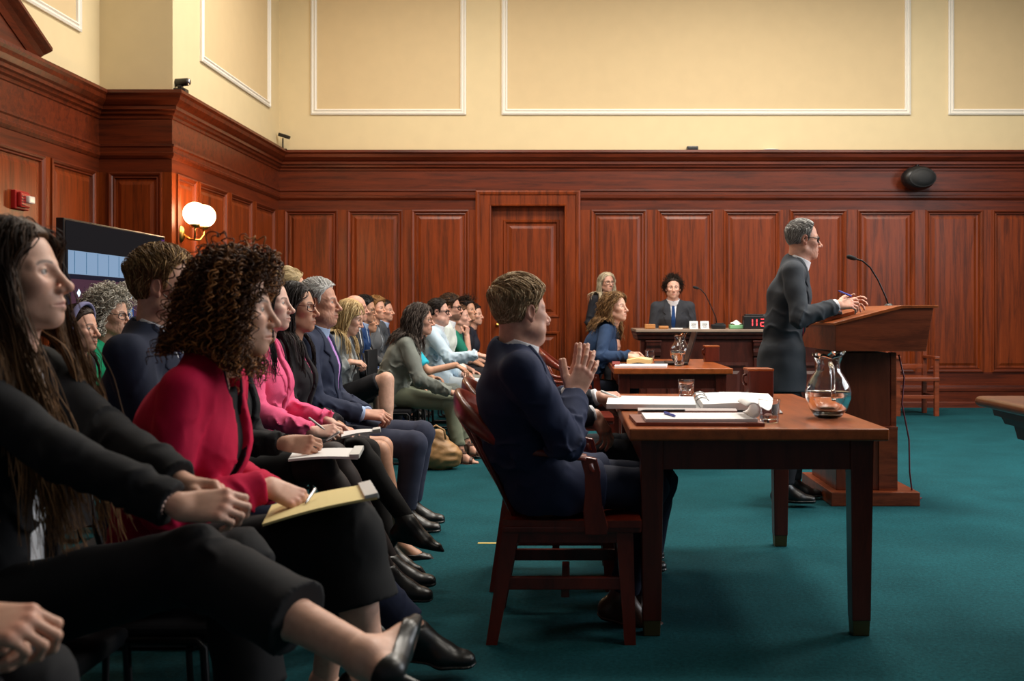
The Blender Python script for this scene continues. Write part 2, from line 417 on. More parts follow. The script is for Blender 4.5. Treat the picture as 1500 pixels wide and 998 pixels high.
def head_mesh(sk, sp, h):
    C, R = sk['C'], sk['R']; tone = V(*sp.get('tone', (.62, .36, .25)))
    toL = lambda p: R.T@(p-C)
    A, nw, ns = head_prims(sp)
    nb = toL(sk['P3']+sk['F2']*.01)
    lo = np.minimum(V(-.125, -.10, -.135), nb-V(.075, .085, .02)); hi = V(.13, .10, .128)
    fd = Field(lo, hi, h)
    for p, k in A: fd.add(p, k)
    # neck
    fd.add(Cone((-.028, 0, -.055), nb, nw, nw*1.12, V(0, 1, 0), 1.03), .022)
    fd.add(Cone((.0, .0, -.085), nb*.55+V(.012, 0, -.05), nw*.72, nw*.8), .03)
    # eye sockets, lids
    for s in (1, -1):
        fd.cut(Ell((.088, s*.032, -.002), (.017, .021, .0125)), .014)
        fd.add(Ell(eye_c(s), (.0142, .0150, .0138)), .004)
    # nose
    fd.add(Cone((.079, 0, .010), (.101+.006*ns, 0, -.032), .0078, .0095*ns), .012)
    fd.add(Ell((.1035+.005*ns, 0, -.037), (.0115, .0125*ns, .0105)), .008)
    for s in (1, -1):
        fd.add(Ell((.093, s*.0125*ns, -.042), (.0115, .0075, .0085)), .006)
        fd.cut(Ell((.1005, s*.0065, -.0505), (.006, .0038, .005)), .002)
        fd.add(Cone((.0905, s*.003, -.0655), (.077, s*.024, -.0715), .0062, .0035), .006)   # upper lip
        fd.add(Cone((.0895, s*.002, -.0785), (.077, s*.021, -.0745), .0068, .0035), .006)   # lower lip
    mo = sp.get('mouth', 0.0)
    if mo: fd.cut(Ell((.093, 0, -.073), (.016, .018, .004+.006*mo)), .003)
    else: fd.cut(Cone((.0985, 0, -.0725), (.083, .025, -.0735), .0016, .0012), .002).cut(Cone((.0985, 0, -.0725), (.083, -.025, -.0735), .0016, .0012), .002)
    for s in (1, -1):
        fd.cut(Ell(eye_c(s)+V(.011, 0, -.0012), (.012, .0134, .0056 if h < .004 else .0064)), .0015)
        # ear
        e = V(-.010, s*.073, -.006); ear = Field(e-.05, e+.05, h)
        Re = np.stack([unit(V(.92, s*.38, .0)), unit(V(-s*.38*s, .92, 0))*1.0, V(0, 0, 1)], 1)
        Re = np.array([[math.cos(.35), -s*math.sin(.35), 0], [-s*math.sin(.35)*-1, math.cos(.35), 0], [0, 0, 1]])
        fd.add(Ell(e+V(-.004, s*.006, .004), (.019, .0062, .030), Re), .005)
        fd.add(Ell(e+V(.004, s*.003, -.022), (.009, .006, .012), Re), .006)
        fd.cut(Ell(e+V(.001, s*.0125, .004), (.0105, .006, .019), Re), .004)
    if sp.get('wrinkle'):
        fd.disp(lambda P: waves(P*V(1, 1, 1), 5, .016, .0008*sp['wrinkle'], 4)*(P[:, 0] > .03), .01)
    p, q = fd.mesh(); p = relax(p, q, 1, .3)
    # skin colours (real pigment only: lips, blush, brows, stubble)
    x, y, z = p[:, 0], p[:, 1], p[:, 2]; ay = np.abs(y)
    c = np.tile(tone, (len(p), 1))
    red = np.exp(-(((x-.06)/.03)**2+((ay-.045)/.02)**2+((z+.03)/.02)**2))*.35+np.exp(-(((x-.108)/.014)**2+(z+.038)**2/.012**2))*.4+ss(.073, .082, ay)*(x < .02)*(x > -.04)*.45
    c *= 1+red[:, None]*V(.10, -.14, -.14)
    lip = np.exp(-(((z+.0722)/.0075)**4+(ay/.022)**4))*(x > .07)
    lc = V(*sp.get('lip', tuple(tone*V(.86, .58, .56)))); c = c*(1-lip[:, None]*.85)+lc*lip[:, None]*.85
    bw = V(*sp.get('brow', (.06, .035, .02))); th = sp.get('brow_t', .0036)
    bz = .0185+.004*np.sin(np.clip((ay-.012)/.036, 0, 1)*PI)-.003*ss(.04, .052, ay)
    br = np.exp(-((z-bz)/th)**4)*ss(.009, .015, ay)*(1-ss(.046, .054, ay))*(x > .04); c = c*(1-.8*br[:, None])+bw*.8*br[:, None]
    if sp.get('beard'):
        b = ss(-.055, -.07, z+.25*np.maximum(0, .05-x)-.1*np.maximum(0, x-.05))*(x > -.012)*(1-lip)*(z > -.125)
        b = np.maximum(b, np.exp(-((z+.058)/.006)**4)*(ay < .028)*(x > .07)); b = b*sp['beard']
        c = c*(1-b[:, None])+V(*sp.get('beard_c', (.07, .04, .025)))*b[:, None]
    lid = np.exp(-(((z-.004)/.006)**2+((ay-.0315)/.012)**2))*(x > .07)*sp.get('eyeliner', .25); c *= 1-lid[:, None]*.5
    parts = [(p@R.T+C, q, c)]
    # eyeballs
    nu, nv = (16, 10) if h < .004 else (10, 8); look = unit(V(1, sp.get('look', 0.0), sp.get('look_z', 0.0)))
    for s in (1, -1):
        th_ = np.linspace(0, PI, nv); ph = np.arange(nu)*2*PI/nu
        up = unit(np.cross(look, V(0, 1, 0))); sd = np.cross(up, look)
        th_ = PI*(th_/PI)**1.5
        g = [(math.cos(t)*look+math.sin(t)*(math.cos(a)*up+math.sin(a)*sd), t) for t in th_ for a in ph]
        pv = np.array([a for a, _ in g])*.0128+eye_c(s); tt = np.array([t for _, t in g])
        cc = np.where((tt < .48)[:, None], V(*sp.get('iris', (.08, .045, .025))), V(.66, .60, .56)); cc = np.where((tt < .2)[:, None], V(.004, .004, .004), cc)
        qq = [[i*nu+k, (i+1)*nu+k, (i+1)*nu+(k+1) % nu, i*nu+(k+1) % nu] for i in range(nv-1) for k in range(nu)]
        parts.append((pv@R.T+C, qq, cc))
    return parts
FING = [(.090, .0275, .042, .026, .020, .0084), (.094, .0085, .046, .029, .021, .0086), (.088, -.011, .042, .027, .020, .0082), (.079, -.028, .033, .020, .018, .0072)]
POSES = {  # curl of each finger (knuckle, middle, tip) degrees, spread, thumb (out, down, bend)
    'relaxed': ([(18, 28, 14), (22, 32, 16), (26, 36, 18), (30, 38, 18)], 3, (40, 25, 18)),
    'flat': ([(4, 6, 4)]*4, 4, (38, 12, 8)),
    'rest': ([(14, 20, 10), (16, 24, 12), (18, 26, 12), (20, 28, 12)], 4, (34, 22, 14)),
    'clasp': ([(36, 66, 34), (38, 68, 34), (42, 70, 34), (46, 68, 34)], 2, (26, 22, 30)),
    'fist': ([(70, 92, 50)]*4, 0, (25, 52, 48)),
    'pen': ([(42, 48, 18), (46, 58, 28), (56, 70, 36), (62, 76, 38)], 1, (32, 46, 24)),
    'steeple': ([(8, 12, 8), (12, 16, 8), (14, 18, 8), (14, 20, 10)], 7, (42, 18, 14)),
    'gesture': ([(12, 30, 20), (22, 36, 20), (30, 38, 22), (34, 36, 22)], 9, (50, 10, 14)),
}
def hand_mesh(wr, fdir, up, side, pose, size, h, tone, elbow, arm_r=(.022, .030), arm_len=.11, nail=None, curl=None):
    "side +1: left hand (thumb towards -y), -1: right hand"
    X = unit(fdir); Z = unit(up-X*np.dot(up, X)); Y = np.cross(Z, X); R = np.stack([X, Y, Z], 1)
    ty = 1 if side < 0 else -1; F = size; pr = []; k1 = .009
    cur, spr, thb = POSES[pose]
    nails = []
    for i, (kx, ky, a, b, c, r) in enumerate(FING):
        kx, ky, a, b, c, r = kx*F, ky*F*ty, a*F, b*F, c*F, r*F*1.02
        pr.append((Cone((.004*F, ky*.55, -.001), (kx, ky, -.001*i), .0135*F, .0112*F), .012*F))
        sp_ = math.radians(spr)*(1.5-i)*ty; d = V(math.cos(sp_), math.sin(sp_), 0); ax = unit(np.cross(d, V(0, 0, -1)))
        p = V(kx, ky, 0); ang = 0
        for j, (L_, bend) in enumerate(zip((a, b, c), cur[i])):
            ang += math.radians(bend+(curl or 0)); dd = rotv(d, ax, ang); e = p+dd*L_
            r0 = r*(1, .94, .88)[j]; r1 = r*(.94, .88, .78)[j]
            pr.append((Cone(p, e, r0, r1), .0035*F if j else .006*F))
            if j == 2: nails.append((e-dd*.004, rotv(V(0, 0, 1), ax, ang), r1))
            p = e
    o, dn, bd = thb; o = math.radians(o); dn = math.radians(dn)
    p0 = V(.020*F, .018*F*ty, -.006*F); d = unit(V(math.cos(o)*math.cos(dn), math.sin(o)*math.cos(dn)*ty, -math.sin(dn)))
    p1 = p0+d*.044*F; pr.append((Cone(p0, p1, .0145*F, .0115*F), .014*F))
    d2 = unit(d+V(.45, -.25*ty, -.1)*math.radians(bd)*1.6); p2 = p1+d2*.033*F; pr.append((Cone(p1, p2, .0108*F, .0098*F), .004*F))
    d3 = unit(d2+V(.35, -.2*ty, -.05)*math.radians(bd)*1.6); p3 = p2+d3*.027*F; pr.append((Cone(p2, p3, .0098*F, .0078*F), .003*F))
    pr.append((Ell((.042*F, .004*F*ty, -.004*F), (.044*F, .034*F, .0135*F)), .012*F))
    fa = R.T@unit(elbow-wr)
    pr.append((Cone(V(0, 0, 0)+V(.006, 0, 0), fa*arm_len, arm_r[0], arm_r[1], V(0, 1, 0), 1.15), .016*F))
    fd = field_for([a for a, _ in pr], h, .012)
    for a, k in pr: fd.add(a, k)
    p, q = fd.mesh(); p = relax(p, q, 1, .25)
    c = np.tile(V(*tone), (len(p), 1))
    kn = np.zeros(len(p))
    for (kx, ky, *_) in FING: kn += np.exp(-((p[:, 0]-kx*F)**2+(p[:, 1]-ky*F*ty)**2+(p[:, 2]-.01)**2)/.012**2)
    c *= 1+np.clip(kn, 0, 1)[:, None]*V(.02, -.12, -.12)
    for (e, up_, r1) in nails:
        w = np.exp(-(np.sum((p-(e+up_*r1*.9))**2, 1)/(r1*.85)**2)**2); c = c*(1-.7*w[:, None])+V(*(nail or (tone[0]*1.05, tone[1]*.95, tone[2]*.95)))*.7*w[:, None]
    return p@R.T+wr, q, c
def torso_prims(sk, sp):
    u1, u2, L, F2 = sk['u1'], sk['u2'], sk['L'], sk['F2']; w = sp.get('build', 1.0)*sp['S']; P0, P1, P2, P3 = sk['P0'], sk['P1'], sk['P2'], sk['P3']
    fem = sp['fem']; f = .88 if fem else 1.0; b = sp.get('belly', 0.0)
    T = [(Cone(P0-u1*.03, P1, .122*w*f, .106*w*f, L, 1.34 if not fem else 1.42), .02),
         (Cone(P1+F2*b*.5, P2, (.106+b)*w*f, .114*w*f, L, 1.3), .05),
         (Cone(P2, P3-u2*.085, .114*w*f, .088*w*f, L, 1.45), .05)]
    sl, sr = sk['shL'], sk['shR']; rs = (.062 if not fem else .050)*w
    T += [(Cone(sl*.86+sr*.14-u2*.012, sr*.86+sl*.14-u2*.012, rs, rs), .05),
          (Cone(P3+u2*.012-F2*.012, sl*.8+sr*.2, .052*w*f, .050*w*f), .04), (Cone(P3+u2*.012-F2*.012, sr*.8+sl*.2, .052*w*f, .050*w*f), .04)]
    if fem:
        for s in (1, -1): T.append((Ell(P3-u2*.20+L*s*.072+F2*.078, (.054, .062, .066)), .07))
    return T
def arm_prims(sk, sp, o=0.0, l0=0.0, end=1.0, flat=True):
    w = sp.get('build', 1.0)*sp['S']*(.86 if sp['fem'] else 1.0); out = []
    for s, S_, E, Wr in ((1, sk['shL'], sk['elL'], sk['wrL']), (-1, sk['shR'], sk['elR'], sk['wrR'])):
        out.append((Cone(S_, E, .056*w+o, .046*w+o), .035))
        out.append((Cone(E, E+(Wr-E)*end, .047*w+o, .036*w+o+sp.get('cuff_w', .004), flat_b=flat), .022))
    return out
def leg_joints(sk, s): return (sk['hipL'], sk['knL'], sk['anL']) if s > 0 else (sk['hipR'], sk['knR'], sk['anR'])
def ik(a, t, l1, l2, hint):
    d = t-a; D = np.linalg.norm(d); D2 = min(D, (l1+l2)*.995); t = a+unit(d)*D2
    c = (l1*l1+D2*D2-l2*l2)/(2*l1*D2); c = np.clip(c, -1, 1); u = unit(d); hv = unit(hint-u*np.dot(hint, u))
    return a+u*l1*c+hv*l1*math.sqrt(max(0, 1-c*c)), t
def skeleton(sp):
    S = sp['S']; hd = math.radians(sp.get('heading', 0)); F = V(math.cos(hd), math.sin(hd), 0); U = V(0, 0, 1); L = V(-math.sin(hd), math.cos(hd), 0)
    fem = sp['fem']; ln, sl = math.radians(sp.get('lean', 4)), math.radians(sp.get('slump', 6)); rl = math.radians(sp.get('tilt', 0))
    rot = lambda v, a: rotv(v, L, a)
    u1 = rotv(rot(U, ln), F, rl); u2 = rotv(rot(U, ln+sl), F, rl); F2 = rot(F, ln+sl); tw = math.radians(sp.get('twist', 0)); L2 = rotv(L, u2, tw); F2 = rotv(F2, u2, tw)
    hy = math.radians(sp.get('yaw', 0)); hp = math.radians(sp.get('pitch', 0)); hr = math.radians(sp.get('roll', 0))
    hf = V(math.cos(hd+hy), math.sin(hd+hy), 0); hl = np.cross(U, hf)
    fx = rotv(hf, hl, hp); fz = np.cross(fx, hl); fz2 = rotv(fz, fx, hr); hl2 = np.cross(fz2, fx); R = np.stack([fx, hl2, fz2], 1)
    nd = unit(u2*.7+U*.3+F*.15); hs = sp.get('hs', 1.0)
    hoff = lambda: nd*sp.get('neckl', .062)*S+R@(V(.030, 0, .100)*hs)
    C = W(*sp['head']) if 'head' in sp else V(*sp['headw'])
    P3 = C-hoff()
    if sp.get('stand'): zp = .93*S if 'pz' not in sp else sp['pz']
    else: zp = sp.get('pz', .545)
    ax = u1*.19+u2*.33; k = (P3[2]-zp)/ax[2]; k = min(max(k, .7), 1.35) if not sp.get('free') else 1.0
    P2 = P3-u2*.165*k; P1 = P2-u2*.165*k; P0 = P1-u1*.19*k
    sw = sp.get('shw', .158 if fem else .178)*S; drop = .048*S
    sk = dict(S=S, F=F, L=L, L2=L2, U=U, u1=u1, u2=u2, F2=F2, C=C, R=R, P0=P0, P1=P1, P2=P2, P3=P3,
              shL=P3-u2*drop+L2*sw, shR=P3-u2*drop-L2*sw, hipL=P0+L*.088-u1*.02, hipR=P0-L*.088-u1*.02)
    ul, fl = .295*S*sp.get('arm', 1.0), .255*S*sp.get('arm', 1.0)
    for s, n in ((1, 'L'), (-1, 'R')):
        kn = sp.get('kn'+n); an = sp.get('an'+n); hip = sk['hip'+n]
        if sp.get('stand'):
            kn = hip+V(0, 0, -.43*S)+F*.03 if kn is None else W(*kn)
            an = V(hip[0], hip[1], .085)+F*sp.get('step'+n, 0.0)+L*s*.01 if an is None else W(*an)
        else:
            kn = hip+F*.43*S+L*s*.02+V(0, 0, -.03) if kn is None else W(*kn)
            an = V(kn[0], kn[1], .09)+F*.03 if an is None else W(*an)
            t = kn-hip; kn = hip+unit(t)*np.clip(np.linalg.norm(t), .36*S, .50*S)
            t = an-kn; an = kn+unit(t)*np.clip(np.linalg.norm(t), .34*S, .47*S)
        sk['kn'+n], sk['an'+n] = kn, an
        hnd = sp.get('h'+n, {})
        wr = W(*hnd['w']) if 'w' in hnd else (V(*hnd['ww']) if 'ww' in hnd else None)
        if wr is None:
            wr = sk['sh'+n]-U*.52*S+F*.06 if sp.get('stand') else hip*.45+kn*.55+U*.105-L*s*.035
        e, wr2 = ik(sk['sh'+n], wr, ul, fl, V(*hnd['el']) if 'el' in hnd else (-U*.8-F*.35+L*s*.45))
        sk['el'+n], sk['wr'+n] = e, wr2
    sk['root'] = V(P0[0], P0[1], 0)
    return sk
FOOT = [(Cone((-.045, 0, -.058), (.085, 0, -.066), .030, .026, (0, 1, 0), 1.15), .01), (Cone((.085, 0, -.068), (.150, .004, -.072), .024, .016, (0, 1, 0), 1.6), .03),
        (Cone((-.005, 0, .0), (.085, 0, -.055), .040, .026, (0, 1, 0), 1.1), .03), (Cone((0, 0, .10), (-.012, 0, -.01), .036, .036), .03), (Ell((-.042, 0, -.05), (.028, .030, .034)), .02)]
def foot_frame(sk, sp, n):
    an = sk['an'+n]; kn = sk['kn'+n]; fd = sp.get('foot'+n)
    X = unit(V(*fd)) if fd is not None else sk['F']
    sh = unit(kn-an); Z = unit((V(0, 0, 1) if fd is None else sh)-X*np.dot(V(0, 0, 1) if fd is None else sh, X)); Y = np.cross(Z, X)
    return an, np.stack([X, Y, Z], 1)
def foot_field(kind, h, shin=None):
    "in foot frame; kind: skin, oxford, pump, boot, sandal"
    o = {'skin': -.003, 'oxford': .004, 'pump': .002, 'boot': .004, 'sandal': .003}[kind]
    fd = Field((-.15, -.11, -.13), (.21, .11, .15), h)
    sv = V(0, 0, 1) if shin is None else unit(shin)
    for i, (p, k) in enumerate(FOOT): fd.add(p if i != 3 else Cone(sv*.085, (-.008, 0, -.01), .035, .036), k, o)
    X, Y, Z = (fd.ax[0][:, None, None], fd.ax[1][None, :, None], fd.ax[2][None, None, :])
    if kind == 'boot': fd.add(Cone((.13, 0, -.076), (.180, 0, -.081), .021, .007, (0, 1, 0), 1.2), .02)
    if kind == 'pump': fd.add(Cone((.12, 0, -.076), (.178, 0, -.082), .021, .007, (0, 1, 0), 1.3), .02)
    if kind == 'oxford': fd.add(Cone((.09, 0, -.072), (.17, 0, -.074), .026, .020, (0, 1, 0), 1.35), .02)
    f = smax(fd.f, -(Z+.088), .004)
    if kind == 'oxford':
        f = smax(f, Z-.035+0*X, .01); f = np.minimum(f, np.maximum(np.maximum(-(Z+.098), Z+.084), np.maximum(fd.f-.006, -(X+.09))))
        f = np.minimum(f, np.maximum(np.maximum(-(Z+.105), Z+.084), np.maximum(fd.f-.004, X+.005)))
    if kind == 'pump':
        top = -.050+.0*X+.028*ss(-.02, -.075, X)+.012*ss(.09, .16, X); f = smax(f, Z-top, .003)
        f = np.maximum(f, -(fd.f+.010)*1.0) if False else f
        f = np.minimum(f, Cone((-.052, 0, -.08), (-.058, 0, -.125), .014, .006).d(X, Y, Z))
    if kind == 'boot': f = np.minimum(f, Cone((-.05, 0, -.08), (-.055, 0, -.115), .020, .012).d(X, Y, Z))
    if kind == 'sandal':
        strap = np.minimum(np.abs(X-.10)-.012, np.minimum(np.abs(X-.02)-.010, np.abs(Z+.0-.01)-.008)); f = np.minimum(np.maximum(f, strap), np.maximum(np.maximum(-(Z+.102), Z+.083), fd.f-.006))
    fd.f = f.astype(np.float32); return fd
def strands(paths, r, sides=3, taper=.75):
    N, S_, _ = paths.shape; t = np.gradient(paths, axis=1); t /= np.linalg.norm(t, axis=2, keepdims=True)+1e-9
    ref = np.random.default_rng(3).normal(size=(N, 1, 3)); u = np.cross(t, ref); u /= np.linalg.norm(u, axis=2, keepdims=True)+1e-9; w = np.cross(t, u)
    tt = np.linspace(0, 1, S_); rad = np.asarray(r).reshape(-1, 1)*(1-taper*tt**2.5)[None]*(.75+.25*np.minimum(tt*8, 1))[None]
    a = np.arange(sides)*2*PI/sides
    vs = paths[:, :, None, :]+rad[:, :, None, None]*(np.cos(a)[None, None, :, None]*u[:, :, None, :]+np.sin(a)[None, None, :, None]*w[:, :, None, :])
    base = (np.arange(N)*S_*sides)[:, None, None]+(np.arange(S_-1)*sides)[None, :, None]
    k = np.arange(sides)[None, None]; k2 = (k+1) % sides
    q = np.stack([base+k, base+k2, base+sides+k2, base+sides+k], -1).reshape(-1, 4)
    return vs.reshape(-1, 3), q, np.broadcast_to(tt[None, :, None], (N, S_, sides)).reshape(-1)
def hair_mesh(sk, sp, h):
    "returns list of (verts world, quads)"
    hr = sp['hair']; C, R = sk['C'], sk['R']; st = hr['style']; hs = sp.get('hs', 1.0)
    rng = np.random.default_rng(hr.get('seed', 1)); hl = HL[hr.get('line', 'f' if sp['fem'] else 'm')]
    zmin = lambda x: np.interp(x, hl[0], hl[1])
    thick = hr.get('thick', .014); out = []
    # cap
    cap = Field((-.18, -.14, -.14), (.15, .14, .19), max(h, .003)); X, Y, Z = cap.ax[0][:, None, None], cap.ax[1][None, :, None], cap.ax[2][None, None, :]
    e = Ell(SK_C+V(-.004, 0, .004), SK_R+V(1, 1, 1)*thick*.62); f = e.d(X, Y, Z)
    if st in ('short', 'bald') or hr.get('line') in ('m', 'recede'): f = f+thick*.42*(1-ss(.015, .07, Z))
    f = smax(f, zmin(X)+.002-Z, .012)
    if st == 'bald': f = smax(f, Z-.055+.0*X-.25*np.maximum(0, -X-.03), .01)
    cap.f = f.astype(np.float32)
    gr = hr.get('groove', .003)
    cap.disp(lambda P: waves(P*V(.35, 1.2, .6), hr.get('seed', 1), .018, gr, 6), .02)
    p, q = cap.mesh(); out.append((p@R.T+C, q, np.zeros(len(p))))
    n = hr.get('n', 600)
    i = np.arange(n*3)+.5; ph = np.arccos(1-2*i/(n*3)); th = PI*(1+5**.5)*i
    d = np.stack([np.cos(th)*np.sin(ph), np.sin(th)*np.sin(ph), np.cos(ph)], 1); P = SK_C+d*(SK_R+thick*.3); nrm = d/(SK_R); nrm /= np.linalg.norm(nrm, axis=1, keepdims=True)
    keep = P[:, 2] > zmin(P[:, 0])+.006
    if st == 'bald': keep &= P[:, 2] < .05
    P, nrm = P[keep], nrm[keep]
    if len(P) > n: ix = rng.permutation(len(P))[:n]; P, nrm = P[ix], nrm[ix]
    N = len(P); g = R.T@V(0, 0, -1)
    Ln = hr.get('len', .05)*rng.uniform(.75, 1.15, N); S_ = hr.get('steps', 8); top = ss(.04, .10, P[:, 2])[:, None]; sy = np.sign(P[:, 1]-hr.get('part', 0.0))[:, None]
    if st in ('long', 'bob'):
        if hr.get('back'): comb = top*V(-1, 0, .0)+(1-top)*V(-.8, 0, -.6)
        else: comb = top*(sy*V(0, 1, 0)+V(-.35, 0, .0))+(1-top)*V(-.35, 0, -1)
        lift = hr.get('lift', .25); grav = hr.get('grav', .35)
    elif st == 'curly': comb = (1-top)*V(-.2, 0, -.7)+top*V(-.1, 0, .1); lift = hr.get('lift', 1.0); grav = hr.get('grav', .22)
    else: comb = top*V(*hr.get('comb', (-.6, .7, .05)))+(1-top)*V(-.55, 0, -.75); lift = hr.get('lift', .35); grav = .05
    dr = comb-nrm*np.sum(comb*nrm, 1, keepdims=True); dr = dr/(np.linalg.norm(dr, axis=1, keepdims=True)+1e-6)+nrm*lift+rng.normal(size=(N, 3))*hr.get('mess', .18)
    dr /= np.linalg.norm(dr, axis=1, keepdims=True)
    off = thick*(rng.uniform(.35, 1.0, N) if st in ('long', 'bob', 'curly') else rng.uniform(.6, 1.22, N))[:, None]; paths = np.zeros((N, S_, 3)); paths[:, 0] = P; p = P.copy(); ds = (Ln/(S_-1))[:, None]
    cols = []; longish = st in ('long', 'bob', 'curly')
    if st in ('long', 'bob', 'curly'):
        toL = lambda a: R.T@(a-C)
        rr = hr.get('body_r', .085)
        cols = [(toL(sk['shL']), toL(sk['shR']), rr), (toL(sk['P3']+sk['u2']*.02), toL(sk['C']), .058), (toL(sk['P3']-sk['u2']*.08), toL(sk['P2']), .145)]
    front = hr.get('front', 0.0)
    for s in range(1, S_):
        p = p+dr*ds
        for it in range(2):
            v = (p-SK_C)/(SK_R+off); k = np.linalg.norm(v, axis=1, keepdims=True); of = off*(1-hr.get('backthin', 0.0)*ss(.0, -.10, p[:, 0:1])) if longish else off*(.32+.68*ss(.015, .07, p[:, 2:3])); v = (p-SK_C)/(SK_R+of); k = np.linalg.norm(v, axis=1, keepdims=True); ins = (k < 1) if longish else (k < 1e9); p = np.where(ins, SK_C+v/np.maximum(k, .05)*(SK_R+of), p)
            if st != 'curly' or s > S_//2:
                for a, b, r in cols:
                    ba = b-a; t = np.clip(((p-a)@ba)/(ba@ba), 0, 1)[:, None]; w = p-(a+t*ba); dist = np.linalg.norm(w, axis=1, keepdims=True); R_ = r+off*.8
                    p = np.where(dist < R_, a+t*ba+w/np.maximum(dist, 1e-4)*R_, p)
        if st in ('long', 'bob', 'curly'):
            # keep the face free
            fx = hr.get('face_x', .012)+np.clip(p[:, 2]-.0, 0, .09)*hr.get('face_k', .75)+.02*ss(.02, .07, p[:, 2])
            fz = (p[:, 0] > fx) & (p[:, 2] > -.135) & (np.abs(p[:, 1]) < .12)
            p[fz, 0] = fx[fz]; sm = fz & (np.abs(p[:, 1]) < .07) & (p[:, 2] < .04); p[sm, 1] = np.sign(p[sm, 1]+1e-5)*.072
        if not longish:
            low_ = p[:, 2] < zmin(p[:, 0])-.003; p[low_] = paths[low_, s-1]+(p[low_]-paths[low_, s-1])*.02
        paths[:, s] = p
        step = p-paths[:, s-1]; step /= np.linalg.norm(step, axis=1, keepdims=True)+1e-9
        dr = step*(1-grav)+g*grav+V(front, 0, 0)*np.clip((P[:, 0:1]+.03)*12, 0, 1)*.1+rng.normal(size=(N, 3))*hr.get('wander', .05); dr /= np.linalg.norm(dr, axis=1, keepdims=True)
    amp, wl = hr.get('amp', 0.0), hr.get('wl', .05)
    if amp:
        F_ = hr.get('fine', 3); S2 = (S_-1)*F_+1; tq = np.linspace(0, S_-1, S2); i0 = np.minimum(tq.astype(int), S_-2); fr = (tq-i0)[None, :, None]
        paths = paths[:, i0]*(1-fr)+paths[:, i0+1]*fr
        seg = np.linalg.norm(np.diff(paths, axis=1), axis=2); sl_ = np.concatenate([np.zeros((N, 1)), np.cumsum(seg, 1)], 1)
        t = np.gradient(paths, axis=1); t /= np.linalg.norm(t, axis=2, keepdims=True)+1e-9
        u = np.cross(t, rng.normal(size=(N, 1, 3))); u /= np.linalg.norm(u, axis=2, keepdims=True)+1e-9; w = np.cross(t, u)
        w_ = wl*rng.uniform(.7, 1.4, (N, 1)); pha = rng.uniform(0, 6.28, (N, 1)); am = amp*rng.uniform(.6, 1.3, (N, 1))*np.minimum(sl_/hr.get('ramp', .03), 1)
        ang = 2*PI*sl_/w_+pha; fl = hr.get('helix', 1.0)
        paths = paths+(am*np.cos(ang))[..., None]*u+(am*fl*np.sin(ang))[..., None]*w
    r = hr.get('r', .0016)*rng.uniform(.6, 1.3, N)
    v, q, t_ = strands(paths, r, hr.get('sides', 3), hr.get('taper', .75)); out.append((v@R.T+C, q, t_))
    for (bc, br) in hr.get('buns', []):
        fb = field_for([Ell(bc, br)], max(h, .004)); fb.add(Ell(bc, br), .01); fb.disp(lambda P: waves(P*V(1, .4, 1), 9, .012, .004), .02); p, q = fb.mesh(); out.append((p@R.T+C, q, np.zeros(len(p))))
    return out
def chest(sk, X, Y, Z):
    x, y, z = X-sk['P3'][0], Y-sk['P3'][1], Z-sk['P3'][2]; L, u, F = sk['L2'], sk['u2'], sk['F2']
    return x*L[0]+y*L[1]+z*L[2], x*u[0]+y*u[1]+z*u[2], x*F[0]+y*F[1]+z*F[2]
def mirror(pts): return [(-a, b) for a, b in pts][::-1]
def shell(sk, T, off, polys, h, front=True, cutnk=None, back=False):
    fd = field_for([p for p, _ in T], h, .03, off)
    for p, k in T: fd.add(p, k, off)
    X, Y, Z = fd.ax[0][:, None, None], fd.ax[1][None, :, None], fd.ax[2][None, None, :]
    u, v, w = chest(sk, X, Y, Z); u, v, w = np.broadcast_arrays(u, v, w)
    pd = np.full(fd.f.shape, 9.0)
    for pl in polys: pd = np.minimum(pd, poly_d(pl, u, v))
    f = np.maximum(fd.f, pd)
    f = np.maximum(f, -(w+.0)) if front else f
    fd.f = f.astype(np.float32); fd2 = fd
    return fd2.mesh()
def folds(sk, sp, amp, seed, legs=False):
    def crease(x): return .30-np.exp(-(np.sin(x)/.42)**2)
    def fn(P):
        amp_ = amp; d = waves(P, seed, .15, amp*.9, 5)
        J = [('elL', 'shL', 'wrL'), ('elR', 'shR', 'wrR')] if not legs else [('knL', 'hipL', 'anL'), ('knR', 'hipR', 'anR')]
        wob = waves(P, seed+3, .10, .9, 4); gate = np.clip(.5+1.6*waves(P, seed+11, .13, 1.0, 4), 0, 1)
        for j, a, b in J:
            for q, ax, R_, m, wl in ((sk[j], unit(sk[b]-sk[a]), .085, 1.0, .062), (sk[b]*.72+sk[j]*.28, unit(sk[b]-sk[j]), .075, .7, .066)):
                r = P-q; e = np.exp(-np.sum(r*r, 1)/R_**2); s = r@unit(ax+.35*sk['U'])
                d += amp*2.7*m*e*(.25+.75*gate)*crease(PI*s/wl+1.6*wob+seed)
        if not legs:
            r = P-sk['P1']; e = np.exp(-(r@sk['u1'])**2/.09**2); d += amp*2.2*e*(.25+.75*gate)*crease(PI*(r@unit(sk['u1']+.4*sk['L']+.2*sk['F']))/.09+1.8*wob)
            for n in ('shL', 'shR'):
                r = P-(sk[n]-sk['u2']*.07+sk['F2']*.03); e = np.exp(-np.sum(r*r, 1)/.07**2); d += amp*2.0*e*crease(PI*(r@unit(sk['L2']*(1 if n == 'shL' else -1)+.5*sk['u2']))/.05+1.2*wob)
        return d
    return fn
PEOPLE = []
